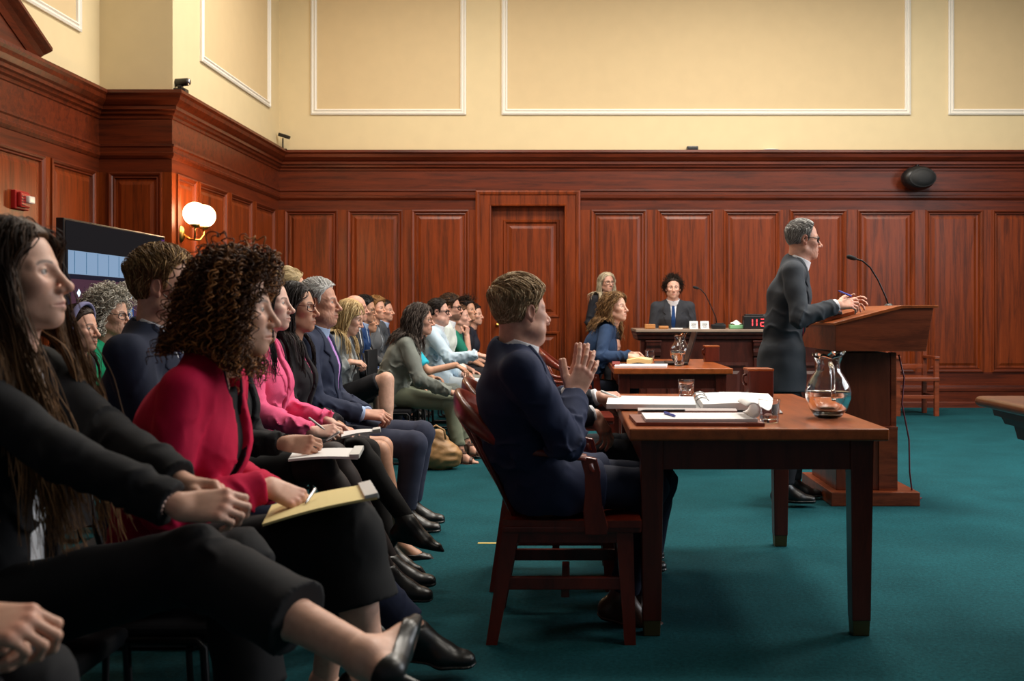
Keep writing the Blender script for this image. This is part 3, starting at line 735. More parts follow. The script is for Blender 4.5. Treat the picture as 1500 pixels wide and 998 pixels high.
def person(label, **sp):
    sp.setdefault('S', 1.0); sp.setdefault('fem', False); sk = skeleton(sp); S = sp['S']; fem = sp['fem']; root = sk['root']
    hh = sp.get('hh', .004); hb = sp.get('hb', .009); tone = sp.setdefault('tone', (.60, .34, .235))
    E = empty('person', root, label, 'person'); tl = lambda p: np.asarray(p)-root
    def put(name, p, q, mat, lab=None, rx=1):
        if rx: p = relax(p, q, rx, .4)
        o = link(name, raw_mesh(name, tl(p), q), mat, E)
        if lab: o['label'] = lab
        return o
    T = torso_prims(sk, sp); T0 = [t for t in T]
    fem_leg = sp.get('bare_legs', False)
    # ---------------- body: one skin
    parts = head_mesh(sk, sp, hh)
    for n, s in (('L', 1), ('R', -1)):
        hd = sp.get('h'+n, {}); el, wr = sk['el'+n], sk['wr'+n]
        dr = V(*hd['dir']) if 'dir' in hd else unit(wr-el)+sk['F']*.3
        up = V(*hd['up']) if 'up' in hd else V(0, 0, 1)+sk['L']*s*.35
        sz = (.94 if fem else 1.02)*S*sp.get('hand', 1.0)
        parts.append(hand_mesh(wr, dr, up, s, hd.get('pose', 'relaxed'), sz, sp.get('hd', hh), tone, el, (.021*sz, .028*sz), hd.get('arm', .12), sp.get('nail'), hd.get('curl')))
    hb0 = max(hb, .010); bp = [(p, k) for p, k in T]+arm_prims(sk, sp, -.012, end=.9, flat=False)
    for s in (1, -1):
        hp, kn, an = leg_joints(sk, s); bp += [(Cone(hp, kn, .075*S, .052*S), .03), (Cone(kn, an, .050*S, .036*S), .02)]
        if fem_leg: sh_ = unit(an-kn); cv = unit((hp-kn)-sh_*np.dot(hp-kn, sh_)); bp += [(Cone(kn+(an-kn)*.12+cv*.008, kn+(an-kn)*.52+cv*.010, .044, .040), .04)]
    if not sp.get('nobody'):
        fd = field_for([p for p, _ in bp], hb0)
        for i, (p, k) in enumerate(bp): fd.add(p, k, -.016 if i < len(T) else 0.0)
        p, q = fd.mesh(); parts.append((relax(p, q, 1), q, V(*tone)))
    if fem_leg or sp.get('bare_arms'):
        lg = []
        if sp.get('bare_arms'): lg += [x for x in arm_prims(sk, sp, -.006, flat=False)]
        if lg:
            fd = field_for([p for p, _ in lg], max(hb*.7, .004))
            for p, k in lg: fd.add(p, k)
            p, q = fd.mesh(); parts.append((p, q, V(*tone)))
    for n in ('L', 'R'):
        if sp.get('bare_feet') and sp.get('shoe') in ('pump', 'sandal', None):
            an, Rf = foot_frame(sk, sp, n); p, q = foot_field('skin', max(hb*.5, .003), Rf.T@(sk['kn'+n]-an)).mesh(); parts.append((p@Rf.T*sp.get('shoe_s', .93 if fem else 1.0)+an, q, V(*tone)))
    v, q, c = join(parts)
    ob = link('body', raw_mesh('body', tl(v), q, cols=c), SKIN, E)
    # ---------------- hair
    if sp.get('hair'):
        hp = hair_mesh(sk, sp, max(hh, .003)); n0 = 0; vs = []; qs = []
        tp_ = np.concatenate([t for _, _, t in hp])
        for p, q, _ in hp: vs.append(p); qs.append(q+n0); n0 += len(p)
        link('hair', raw_mesh('hair', tl(np.concatenate(vs)), np.concatenate(qs), cols=np.repeat(tp_[:, None], 3, 1)), hair_mat(sp['hair']['c'], sp['hair'].get('c2'), sp['hair'].get('rough', .45), sp['hair'].get('tip')), E)
    # ---------------- top
    tp = sp['top']; kind = tp['kind']; am = tp.get('fold', .004); sd = tp.get('seed', 3)
    slv = tp.get('sleeve', .94); off = tp.get('off', .008 if kind in ('jacket', 'cardigan') else .0)
    A = arm_prims(sk, sp, off*.7+tp.get('loose', .004 if kind in ('jacket', 'cardigan') else 0.0), end=slv)
    if tp.get('short'):
        A = []
        for S_, E_ in ((sk['shL'], sk['elL']), (sk['shR'], sk['elR'])):
            w = sp.get('build', 1.0)*S*(.86 if fem else 1.0); A.append((Cone(S_, S_+(E_-S_)*tp['short'], .062*w+.012, .055*w+.014, flat_b=True), .03))
    low = []
    if tp.get('tail', .0):
        tl_ = tp['tail']; low = [(Cone(sk['P0']-sk['u1']*tl_, sk['P0']+sk['u1']*.02, .142*S*tp.get('flare', 1.0), .132*S, sk['L'], 1.34, flat_a=True), .03)]
    if kind == 'jacket' and not fem and not sp.get('stand'):
        for n in ('L', 'R'): low.append((Cone(sk['hip'+n], sk['hip'+n]+(sk['kn'+n]-sk['hip'+n])*tp.get('lap', .30), .098*S, .090*S, flat_b=True), .05))
    if kind in ('jacket', 'cardigan') and fem: low.append((Cone(sk['P0'], sk['P2'], .106*S, .108*S, sk['L'], 1.40), .06))
    allp = T+low+A; nb_ = len(T)+len(low); fd = field_for([p for p, _ in allp], hb, .03, off)
    for p, k in allp[:nb_]: fd.add(p, k, off)
    X, Y, Z = fd.ax[0][:, None, None], fd.ax[1][None, :, None], fd.ax[2][None, None, :]
    u, vv, w = chest(sk, X, Y, Z); u, vv, w = np.broadcast_arrays(u, vv, w)
    opn = tp.get('open')
    if opn: fd.f = np.maximum(fd.f, -np.maximum(poly_d(opn, u, vv), -w)).astype(np.float32)
    for i, (p, k) in enumerate(A): fd.add(p, tp.get('arm_k', (.022 if i % 2 == 0 else .018)))
    if not sp.get('stand') and not tp.get('noclip'):
        fd.f = np.maximum(fd.f, sp.get('pz', .545)-.112-Z).astype(np.float32)
    fd.disp(folds(sk, sp, am, sd), .03)
    nk = tp.get('neck', .062); nd = unit(sk['C']-sk['P3'])
    cutc = Cone(sk['P3']+sk['F2']*tp.get('neck_f', .012)+sk['u2']*tp.get('neck_z', .03), sk['P3']+sk['F2']*.03+sk['u2']*.25, nk, nk*1.6, sk['L'], 1.08); fd.cut(cutc, .004)
    p, q = fd.mesh(); mt = tp['mat']; put(kind if kind != 'tee' else 'shirt', p, q, mt)
    if tp.get('trim'):
        for pl in tp['trim']:
            p, q = shell(sk, T, off+.004, [pl], max(hb*.7, .004)); put('jacket_trim', p, q, tp['trim_mat'], None, 0)
    fine = max(hb*.75, .0042); fcol = .0032 if hb < .008 else .0045
    if tp.get('lapel'):
        a = tp['lapel']; 
        for a_ in (a, mirror(a)): p, q = shell(sk, T, off+tp.get('lap_o', .006), [a_], fine); put('lapel', p, q, tp.get('lap_mat', mt), None, 1)
    if tp.get('collar', kind == 'jacket' and tp.get('lapel')):
        rc = (.048 if fem else .056)*1.1; cr = Field(sk['P3']-.13, sk['P3']+.14, fcol); nb = sk['P3']+sk['F2']*.012
        cr.add(Cone(nb-nd*.02, nb+nd*(.030 if not fem else .026), rc+.024, rc+.013, sk['L'], 1.12, flat_a=True, flat_b=True), .0); X2, Y2, Z2 = cr.ax[0][:, None, None], cr.ax[1][None, :, None], cr.ax[2][None, None, :]
        u2, v2, w2 = chest(sk, X2, Y2, Z2); cr.f = np.maximum(cr.f, w2-.035+0*u2).astype(np.float32); cr.cut(Cone(nb-nd*.1, nb+nd*.2, rc+.0095, rc+.0065, sk['L'], 1.12), .0)
        p, q = cr.mesh(); put('jacket_collar', p, q, tp.get('lap_mat', mt), None, 1)
    if tp.get('shirt'):
        pl = tp.get('shirt_poly', [(-.09, .06), (.09, .06), (.05, -.2), (.02, -.42), (-.02, -.42), (-.05, -.2)])
        Ts = T
        fs = field_for([p for p, _ in Ts], max(hb, .006)); 
        for p_, k in Ts: fs.add(p_, k, off-.008)
        X3, Y3, Z3 = fs.ax[0][:, None, None], fs.ax[1][None, :, None], fs.ax[2][None, None, :]; u3, v3, w3 = np.broadcast_arrays(*chest(sk, X3, Y3, Z3))
        fs.f = np.maximum(np.maximum(fs.f, poly_d(tp.get('open', pl), u3, v3)-.03), -w3-.03).astype(np.float32)
        fs.cut(Cone(sk['P3']+sk['F2']*tp.get('sneck_f', .012)+sk['u2']*.02, sk['P3']+sk['F2']*.03+sk['u2']*.25, tp.get('sneck', .062), .1, sk['L'], 1.08), .003)
        p, q = fs.mesh(); put('shirt', p, q, tp['shirt'])
        if tp.get('scollar'):
            rc = (.048 if fem else .0585)*1.08; nb = sk['P3']+sk['F2']*.012; cr = Field(sk['P3']-.13, sk['P3']+.15, fcol); ax = unit(nd+sk['F']*.12)
            cr.add(Cone(nb-ax*.01, nb+ax*.050, rc+.013, rc+.006, sk['L'], 1.05, flat_a=True, flat_b=True), 0); cr.cut(Cone(nb-ax*.1, nb+ax*.2, rc+.002, rc-.002, sk['L'], 1.05), 0)
            u2, v2, w2 = np.broadcast_arrays(*chest(sk, cr.ax[0][:, None, None], cr.ax[1][None, :, None], cr.ax[2][None, None, :]))
            cr.f = np.maximum(cr.f, -np.maximum(poly_d([(-.035, .13), (.035, .13), (0, .02)], u2, v2), -w2)).astype(np.float32)
            p, q = cr.mesh(); put('shirt_collar', p, q, tp['shirt'], None, 1)
        if tp.get('cuffs', kind == 'jacket' and not fem):
            for n in ('L', 'R'):
                e, wr = sk['el'+n], sk['wr'+n]; p_ = Cone(e+(wr-e)*(slv-.12), e+(wr-e)*min(slv+.055, 1.0), .034*S+off*.6, .034*S+off*.6, flat_b=True)
                fs = field_for([p_], fcol); fs.add(p_, 0); p, q = fs.mesh(); put('shirt_cuff', p, q, tp['shirt'], None, 1)
        if tp.get('tie'):
            t = [(-.016, .035), (.016, .035), (.022, .012), (.014, -.01), (.036, -.36), (.02, -.42), (-.02, -.42), (-.036, -.36), (-.014, -.01), (-.022, .012)]
            p, q = shell(sk, T+[(Cone(sk['P3']+sk['F2']*.012, sk['P3']+nd*.05+sk['F2']*.02, .06, .055), .02)], off-.001, [t], fine); put('tie', p, q, tp['tie'], None, 1)
    # ---------------- bottom
    bt = sp['bottom']; bk = bt['kind']; hb2 = sp.get('hbl', hb)
    pel = (Ell(sk['P0']-sk['u1']*.03, (.118*S, .165*S*(1.06 if fem else 1), .105*S), np.stack([sk['F'], sk['L'], V(0, 0, 1)], 1)), .04)
    pr = [pel]
    if bk in ('trousers', 'capri'):
        for s in (1, -1):
            hp, kn, an = leg_joints(sk, s); b_ = bt.get('w', 1.0)*S; e = bt.get('end', .93)
            pr += [(Cone(hp, kn, .088*b_, .068*b_), .045), (Cone(kn, kn+(an-kn)*e, .066*b_, bt.get('hem', .056)*b_, flat_b=True), .02)]
    else:
        hm, km = (sk['hipL']+sk['hipR'])/2, (sk['knL']+sk['knR'])/2; e = bt.get('end', .9); w = np.linalg.norm(sk['knL']-sk['knR'])/2
        for s in (1, -1):
            hp, kn, an = leg_joints(sk, s)
            if e <= 1: pr += [(Cone(hp, hp+(kn-hp)*e, .094*S, .076*S, flat_b=True), .07)]
            else: pr += [(Cone(hp, kn, .094*S, .080*S), .07), (Cone(kn, kn+(an-kn)*(e-1), .080*S, bt.get('hem', .085)*S, flat_b=True), .07)]
        if e <= 1: pr += [(Cone(hm, hm+(km-hm)*e*.97, .085*S, .064*S, flat_b=True), .05)]
    fd = field_for([p for p, _ in pr], hb2)
    for p_, k in pr: fd.add(p_, k)
    if not sp.get('stand'):
        Xb, Yb, Zb = fd.ax[0][:, None, None], fd.ax[1][None, :, None], fd.ax[2][None, None, :]; rx = (Xb-sk['P0'][0])*sk['F'][0]+(Yb-sk['P0'][1])*sk['F'][1]; fd.f = np.where(rx+0*Zb < .20, np.maximum(fd.f, sp.get('pz', .545)-.117-Zb), fd.f).astype(np.float32)
    fd.disp(folds(sk, sp, bt.get('fold', .004), sd+20, True), .03)
    p, q = fd.mesh(); put('skirt' if bk == 'skirt' else 'trousers', p, q, bt['mat'])
    if bt.get('tights'):
        lg = []
        for s in (1, -1):
            hp, kn, an = leg_joints(sk, s); lg += [(Cone(hp+(kn-hp)*.4, kn, .070*S, .056*S), .02), (Cone(kn, an, .055*S, .038*S), .02), (Ell(kn+(an-kn)*.3-sk['F']*.012, (.05, .05, .085)), .03)]
        fd = field_for([p for p, _ in lg], hb2)
        for p_, k in lg: fd.add(p_, k)
        p, q = fd.mesh(); put('tights', p, q, bt['tights'])
    # ---------------- shoes
    if sp.get('shoe'):
        for n in ('L', 'R'):
            an, Rf = foot_frame(sk, sp, n); p, q = foot_field(sp['shoe'], sp.get('hs_', max(hb*.5, .003)), Rf.T@(sk['kn'+n]-an)).mesh(); put('shoe', p@Rf.T*sp.get('shoe_s', .93 if fem else 1.0)+an, q, sp.get('shoe_mat', M['leather']), None, 1)
    # ---------------- glasses
    if sp.get('glasses'):
        gl = sp['glasses']; mb = MB(); R, C = sk['R'], sk['C']; g2 = lambda p: tuple(R@V(*p)+C-root); rr = gl.get('r', .0022); ex = gl.get('w', .024); ez = gl.get('h', .017); zc = -.003
        for s in (1, -1):
            pts = []
            for k in range(20):
                a = k*2*PI/20; cx, sz = math.cos(a), math.sin(a); e_ = .6; yy = s*.032+ex*math.copysign(abs(cx)**e_, cx); zz = zc+ez*math.copysign(abs(sz)**e_, sz)
                pts.append(g2((.091-1.4*max(0, abs(yy)-.02)**1.3, yy, zz)))
            mb.tube(pts, rr, 6, closed=True)
            mb.tube([g2((.083, s*.056, .004)), g2((.06, s*.070, .006)), g2((.0, s*.0795, .010)), g2((-.015, s*.079, .0)), g2((-.03, s*.076, -.02))], rr*.85, 6)
        mb.tube([g2((.0925, .009, .003)), g2((.0965, 0, .006)), g2((.0925, -.009, .003))], rr*.85, 6)
        go = mb.build('glasses', gl['mat'], E, True)
    PEOPLE.append((E, sk, sp)); return E, sk
# ------------------------------------------------------------------ the room
YB, XA, YR, XL, XR, ZC = 12.8, -3.67, 9.39, -4.34, 6.6, 5.7
Z_CORN, Z_FR1, Z_FR0, Z_PT, Z_PB, Z_BASE = 3.20, 2.96, 2.72, 2.47, .44, .26
M['rail_y'] = wood('mahogany_rail_side', srgb(88, 32, 9), .42, (13, .8, 13), .05, .44)
def wallX(px): return (px-PXC)*YB/FPX
def struct(o): o['kind'] = 'structure'; return o
mb = MB(); mb.box((-6, -2.5, -.12), (XR+.1, YB+.3, 0)); struct(mb.build('floor', M['carpet']))
mb = MB(); mb.box((-6, -2.5, ZC), (XR+.1, YB+.3, ZC+.12)); struct(mb.build('ceiling', plain('ceiling_paint', srgb(226, 216, 192), .8, bump=(60, .05, .002))))
def panel_run(mb, O, u, n, length, panels, z0=0.0, z1=Z_FR0):
    "a panelled wood wall face: rails and stiles flush, moulded sunk panels; mats 0 panel, 1 rail"
    O = V(*O); P = lambda a, z, d=0.0: O+u*a+V(0, 0, z)+n*d
    def q(a0, a1, b0, b1, mi): mb.mi = mi; mb.quad([P(a0, b0), P(a1, b0), P(a1, b1), P(a0, b1)])
    q(0, length, Z_PT, z1, 1); q(0, length, z0, Z_PB, 1); x = 0.0
    for (a, b) in panels:
        if a > x: q(x, a, Z_PB, Z_PT, 0)
        loops = [(0, 0), (0, .016), (.014, .020), (.030, .012), (.040, .002), (.052, .006), (.060, -.012), (.082, -.014), (.115, -.002)]
        prev = None
        for ins, dep in loops:
            r = [P(a+ins, Z_PB+ins, dep), P(b-ins, Z_PB+ins, dep), P(b-ins, Z_PT-ins, dep), P(a+ins, Z_PT-ins, dep)]
            if prev:
                for k in range(4): mb.mi = 1 if (k in (0, 2) and ins <= .06) else 0; mb.quad([prev[k], prev[(k+1) % 4], r[(k+1) % 4], r[k]])
            prev = r
        mb.mi = 0; mb.quad(prev); x = b
    if x < length: q(x, length, Z_PB, Z_PT, 0)
def sweep(mb, path, prof, closed=False):
    "profile [(out, z)] along an xy path; the room lies to the right of the direction of travel"
    path = [V(*p) for p in path]; n = len(path); rings = []
    nr = lambda a, b: V(*(lambda t: (t[1], -t[0]))(unit(b-a)))
    for i in range(n):
        if i == 0 and not closed: m = nr(path[0], path[1])
        elif i == n-1 and not closed: m = nr(path[-2], path[-1])
        else:
            a, b = nr(path[i-1], path[i]), nr(path[i], path[(i+1) % n]); m = (a+b)/(1+a@b)
        rings.append([V(path[i][0]+m[0]*o, path[i][1]+m[1]*o, z) for o, z in prof])
    mb.sheet(rings)
X_, Y_, N_ = V(1, 0, 0), V(0, 1, 0), None
bk = [(417, 495), (509, 590), (603, 687)]; rt = [(866, 947), (963, 1046), (1060, 1143), (1157, 1240), (1256, 1340), (1356, 1440), (1453, 1537), (1550, 1634), (1647, 1611+110)]
DX0, DX1 = wallX(697), wallX(850)
mb = MB(); panel_run(mb, (XA, YB, 0), X_, -Y_, DX0-XA, [(wallX(a)-XA, wallX(b)-XA) for a, b in bk])
panel_run(mb, (DX1, YB, 0), X_, -Y_, XR-DX1, [(wallX(a)-DX1, wallX(b)-DX1) for a, b in rt if wallX(b) < XR])
wp = struct(mb.build('wall_back', [M['panel'], M['rail']], fix=False))
mb = MB(); mb.box((XA-.1, YB+.2, 0), (XR+.1, YB+.3, ZC)); struct(mb.build('wall_plaster_back', M['cream']))
mb = MB(); mb.box((XA, YB-.012, Z_CORN-.12), (XR, YB+.05, ZC)); struct(mb.build('wall_upper_back', M['cream']))
# alcove wall with the sconce, its return, the left wall
dA = lambda px: -XA*FPX/(PXC-px); dL = lambda px: -XL*FPX/(PXC-px)
mb = MB(); panel_run(mb, (XA, YR, 0), Y_, X_, YB-YR, [(a-YR, b-YR) for a, b in ((9.50, 9.99), (10.06, 10.88), (10.98, 11.74), (11.84, 12.64))])
struct(mb.build('wall_alcove', [M['panel'], M['rail_y']], fix=False))
mb = MB(); panel_run(mb, (XL, YR, 0), X_, -Y_, XA-XL, [(.09, .585)]); struct(mb.build('wall_return', [M['panel'], M['rail']], fix=False))
mb = MB(); YL0 = 2.4
pl = [(8.52, 9.31), (7.52, 8.42)]
x = 7.42
while x-.82 > YL0: pl.append((x-.82, x)); x -= .92
panel_run(mb, (XL, YL0, 0), Y_, X_, YR-YL0, sorted((a-YL0, b-YL0) for a, b in pl)); struct(mb.build('wall_left', [M['panel'], M['rail_y']], fix=False))
mb = MB(); mb.box((XL-.3, YL0, 0), (XL-.04, YR+.3, ZC)); mb.box((XL-.3, YR+.04, 0), (XA-.04, YR+.3, ZC)); mb.box((XL-.3, YR+.3, 0), (XA-.04, YB+.25, ZC)); struct(mb.build('wall_plaster_left', M['cream']))
mb = MB(); mb.box((XL-.04, YL0, Z_CORN-.12), (XL+.012, YR, ZC)); mb.box((XL-.04, YR-.012, Z_CORN-.12), (XA+.012, YR+.04, ZC)); mb.box((XA-.04, YR+.04, Z_CORN-.12), (XA+.012, YB-.012, ZC)); struct(mb.build('wall_upper_left', M['cream']))
PATH = [(XL, YL0), (XL, YR), (XA, YR), (XA, YB), (XR, YB)]
mb = MB(); sweep(mb, PATH, [(-.02, Z_CORN), (.14, Z_CORN), (.145, Z_CORN-.03), (.125, Z_CORN-.05), (.115, Z_CORN-.085), (.085, Z_CORN-.12), (.065, Z_CORN-.135), (.065, Z_CORN-.165), (.045, Z_CORN-.175), (.04, Z_CORN-.20), (.018, Z_CORN-.215), (.015, Z_FR1), (0, Z_FR1-.01)]); c = mb.build('trim_1', M['rail'], smooth=False, fix=False); struct(c)
mb = MB()
for a, b in (((XL, YL0), (XL, YR)), ((XL, YR), (XA, YR)), ((XA, YR), (XA, YB)), ((XA, YB), (XR, YB))): pass
sweep(mb, PATH, [(.004, Z_FR1), (.004, Z_FR0)]); struct(mb.build('trim_2', M['rail'], fix=False))
mb = MB(); PR = [(0, Z_FR0+.01), (.028, Z_FR0+.005), (.03, Z_FR0-.015), (.018, Z_FR0-.028), (.018, Z_FR0-.065), (.028, Z_FR0-.075), (.026, Z_FR0-.10), (.008, Z_FR0-.125), (0, Z_FR0-.13)]
sweep(mb, PATH[:4]+[(DX0, YB)], PR); sweep(mb, [(DX1, YB), (XR, YB)], PR); struct(mb.build('trim_3', M['rail'], fix=False))
BP = [(0, Z_BASE+.03), (.018, Z_BASE+.02), (.022, Z_BASE-.005), (.034, Z_BASE-.02), (.034, Z_BASE-.05), (.026, Z_BASE-.06), (.026, .075), (.036, .06), (.040, 0)]
mb = MB(); sweep(mb, PATH[:4]+[(DX0, YB)], BP); struct(mb.build('baseboard_left', M['rail'], fix=False))
mb = MB(); sweep(mb, [(DX1, YB), (XR, YB)], BP); struct(mb.build('baseboard_back', M['rail'], fix=False))
# door with its casing in the back wall
dx0, dx1, dzt = wallX(720), wallX(836), 2.60
mb = MB()
def casing(ins, dep): return [(DX0+ins, 0, dep), (DX0+ins, Z_FR0-.01-ins, dep), (DX1-ins, Z_FR0-.01-ins, dep), (DX1-ins, 0, dep)]
w_ = dx0-DX0; LP = [(0, 0), (0, .035), (.02, .045), (.05, .040), (.06, .028), (w_-.03, .026), (w_-.02, .034), (w_-.004, .03), (w_, .01), (w_, -.09)]
prev = None
for ins, dep in LP:
    r = [V(x, YB-d, z) for x, z, d in casing(ins, dep)]
    if prev:
        for k in range(3): mb.quad([prev[k], r[k], r[k+1], prev[k+1]])
    prev = r
mb.quad([V(DX0, YB, Z_FR0-.01), V(DX1, YB, Z_FR0-.01), V(DX1, YB, Z_FR1), V(DX0, YB, Z_FR1)])
struct(mb.build('trim_4', M['panel'], fix=False))
mb = MB(); zt = Z_FR0-.01-w_; yd = YB+.085; O = V(dx0, yd, 0)
def door_panel(x0, x1, z0, z1):
    prev = None
    for ins, dep in [(0, 0), (.012, .014), (.03, .012), (.045, -.008), (.075, -.01), (.11, .006)]:
        r = [V(x0+ins, yd-dep, z0+ins), V(x1-ins, yd-dep, z0+ins), V(x1-ins, yd-dep, z1-ins), V(x0+ins, yd-dep, z1-ins)]
        if prev:
            for k in range(4): mb.quad([prev[k], prev[(k+1) % 4], r[(k+1) % 4], r[k]])
        prev = r
    mb.quad(prev)
sx = .14
for x0, x1, z0, z1 in ((dx0, dx0+sx, 0, zt), (dx1-sx, dx1, 0, zt), (dx0+sx, dx1-sx, zt-.16, zt), (dx0+sx, dx1-sx, .95, 1.12), (dx0+sx, dx1-sx, 0, .24)): mb.quad([V(x0, yd, z0), V(x1, yd, z0), V(x1, yd, z1), V(x0, yd, z1)])
door_panel(dx0+sx, dx1-sx, 1.12, zt-.16); door_panel(dx0+sx, dx1-sx, .24, .95)
do = struct(mb.build('door_1', M['panel'], fix=False))
mb = MB(); mb.lathe([(0, .075), (.018, .073), (.027, .06), (.024, .045), (.010, .038), (.010, .01), (.026, .008), (.026, 0)], (dx0+.07, yd, 1.03), 20, V(1, 0, 0), V(0, 0, 1), V(0, -1, 0)); k = mb.build('door_knob', M['brass'], do, True)
# white picture-frame mouldings on the cream walls, with the slightly deeper field inside
def wframe(i, O, u, n, a0, a1, z0, z1):
    mb = MB(); prev = None; P = lambda a, z, d: V(*O)+u*a+V(0, 0, z)+n*d
    for ins, dep in [(0, 0), (0, .022), (.018, .030), (.030, .016), (.042, .016), (.054, .028), (.070, .020), (.075, 0)]:
        r = [P(a0+ins, z0+ins, dep), P(a1-ins, z0+ins, dep), P(a1-ins, z1-ins, dep), P(a0+ins, z1-ins, dep)]
        if prev:
            for k in range(4): mb.quad([prev[k], prev[(k+1) % 4], r[(k+1) % 4], r[k]])
        prev = r
    o = struct(mb.build('trim_%d' % i, M['white_trim'], fix=False))
    mb = MB(); r = [P(a, z, .003) for a, z in ((a0+.07, z0+.07), (a1-.07, z0+.07), (a1-.07, z1-.07), (a0+.07, z1-.07))]; mb.quad(r); mb.build('panel_field', M['cream2'], o, fix=False)
zb, zt_ = 3.655, 5.3
for i, (a, b) in enumerate(((456, 683), (735, 1333), (1388, 1600))): wframe(5+i, (0, YB-.012, 0), X_, -Y_, wallX(a), wallX(b), zb, zt_)
wframe(8, (XA+.012, 0, 0), Y_, X_, 10.06, 12.36, zb, zt_); wframe(9, (XL+.012, 0, 0), Y_, X_, 7.0, 9.0, zb-.01, zt_)
# raking pediment over the door on the left wall
mb = MB(); y1 = 8.12
for s_ in (0, 1):
    A, B = (V(0, 8.12, 3.20), V(0, 7.0, 3.76)) if s_ == 0 else (V(0, 7.0, 3.76), V(0, 5.88, 3.20))
    t = unit(B-A); up = V(0, -t[2], t[1])*(-1 if t[1] < 0 else 1); up = up if up[2] > 0 else -up
    rings = [[p+up*h_+V(XL+o, 0, 0) for o, h_ in ((.0, .10), (.20, .10), (.205, .07), (.18, .05), (.15, .03), (.12, 0), (.10, -.05), (0, -.06))] for p in (A, B)]
    mb.sheet(rings)
    mb.quad([r for r in (rings[0] if s_ == 0 else rings[1])])
mb.prism([(8.1, 3.19), (7.0, 3.74), (5.9, 3.19)], 0, XL+.012, XL+.09); struct(mb.build('trim_10', M['rail_y']))
# ------------------------------------------------------------------ wall sconce, camera, speaker, alarm
def sconce():
    y, z, x = 9.62, 2.02, XA
    E = empty('wall_sconce', (x, y, z), 'brass wall sconce with two glowing white globes by the panelled corner', 'wall lamp')
    mb = MB(); mb.lathe([(0, .03), (.03, .028), (.045, .015), (.055, .0)], (0.0, 0, -.10), 24, V(0, .8, 0), V(0, 0, 1.5), V(1, 0, 0))
    mb.build('backplate', M['brass'], E, True)
    for s in (-1, 1):
        g = V(.17, s*.115, .08)
        mb = MB(); mb.tube([V(.02, 0, -.10), V(.08, s*.02, -.15), V(.15, s*.07, -.15), V(.17, s*.115, -.10), g-V(0, 0, .105)], .009, 10)
        mb.lathe([(.0, -.02), (.035, -.015), (.05, .012), (.042, .02), (0, .02)], g-V(0, 0, .112), 20); mb.build('lamp_arm', M['brass'], E, True)
        mb = MB(); mb.ball(g, .108, 28); mb.build('globe', emit('sconce_glass', (1.0, .72, .42, 1), 11.0), E, True)
        l = bpy.data.lights.new('sconce_bulb', 'POINT'); l.energy = 24; l.color = (1, .62, .32); l.shadow_soft_size = .1
        o = bpy.data.objects.new('sconce_bulb', l); COL.objects.link(o); o.parent = E; o.location = tuple(g+V(.12, 0, .02))
sconce()
def ptz():
    p = W(280, 132, 9.40); p = V(XA+.06, 9.44, Z_CORN)
    E = empty('conference_camera', p, 'small black conference camera on the cornice at the wall corner', 'camera')
    mb = MB(); mb.box((-.06, -.05, 0), (.06, .05, .045), .01); mb.build('camera_base', M['black_plastic'], E)
    mb = MB(); mb.box((-.02, -.03, .045), (.02, .03, .075), .008); mb.lathe([(0, .085), (.028, .085), (.036, .075), (.036, -.06), (.028, -.075), (0, -.075)], (0, 0, .105), 24, V(0, 1, 0), V(0, 0, 1), V(1, -.25, 0)); mb.build('camera_head', M['black_plastic'], E, 'auto')
    mb = MB(); mb.lathe([(0, .10), (.022, .10), (.029, .092), (.031, .08)], (0, 0, .105), 24, V(0, 1, 0), V(0, 0, 1), V(1, -.25, 0)); mb.build('lens_ring', M['steel'], E, True)
    tag(E); mb = MB(); pts = [V(-.05, .02, .02), V(-.12, -.0, .01), V(-.2, .0, .06), V(-.3, .0, .085), V(-.36, .0, .06), V(-.38, .02, .004)]
    mb.tube(pts, .004, 6); mb.build('cable', M['black_plastic'], E, True)
ptz()
p = V(XA+.10, YB-.16, Z_CORN)
E = empty('microphone_camera', p, 'black sensor on a short stalk above the cornice in the room corner', 'sensor')
mb = MB(); mb.tube([(0, 0, 0), (0, 0, .14)], .009, 10); mb.lathe([(.05, 0), (.05, .008), (.01, .014)], (0, 0, 0), 16); mb.build('stalk', M['black_metal'], E, 'auto')
mb = MB(); mb.obox((.02, -.01, .165), (.075, .03, .022), unit(V(1, -.3, -.35)), unit(V(.3, 1, 0)), unit(V(.35, -.1, 1)), .012); mb.build('sensor_head', M['black_plastic'], E)
mb = MB(); mb.box((-.07, -.05, 0), (.07, .05, .05), .01); mb.box((-.06, -.055, .012), (.06, -.05, .038), .002); tag(mb.build('junction_box', M['black_plastic'], loc=(wallX(1013), YB-.08, Z_CORN)), 'small black box on top of the long back cornice', 'device')
mb = MB(); mb.ball((0, 0, 0), (.10, .05, .012), 20); tag(mb.build('ceiling_disc', M['white_plastic'], smooth=True, loc=(wallX(1128), YB-.07, Z_CORN+.012)), 'low pale flat disc on top of the back cornice', 'device')
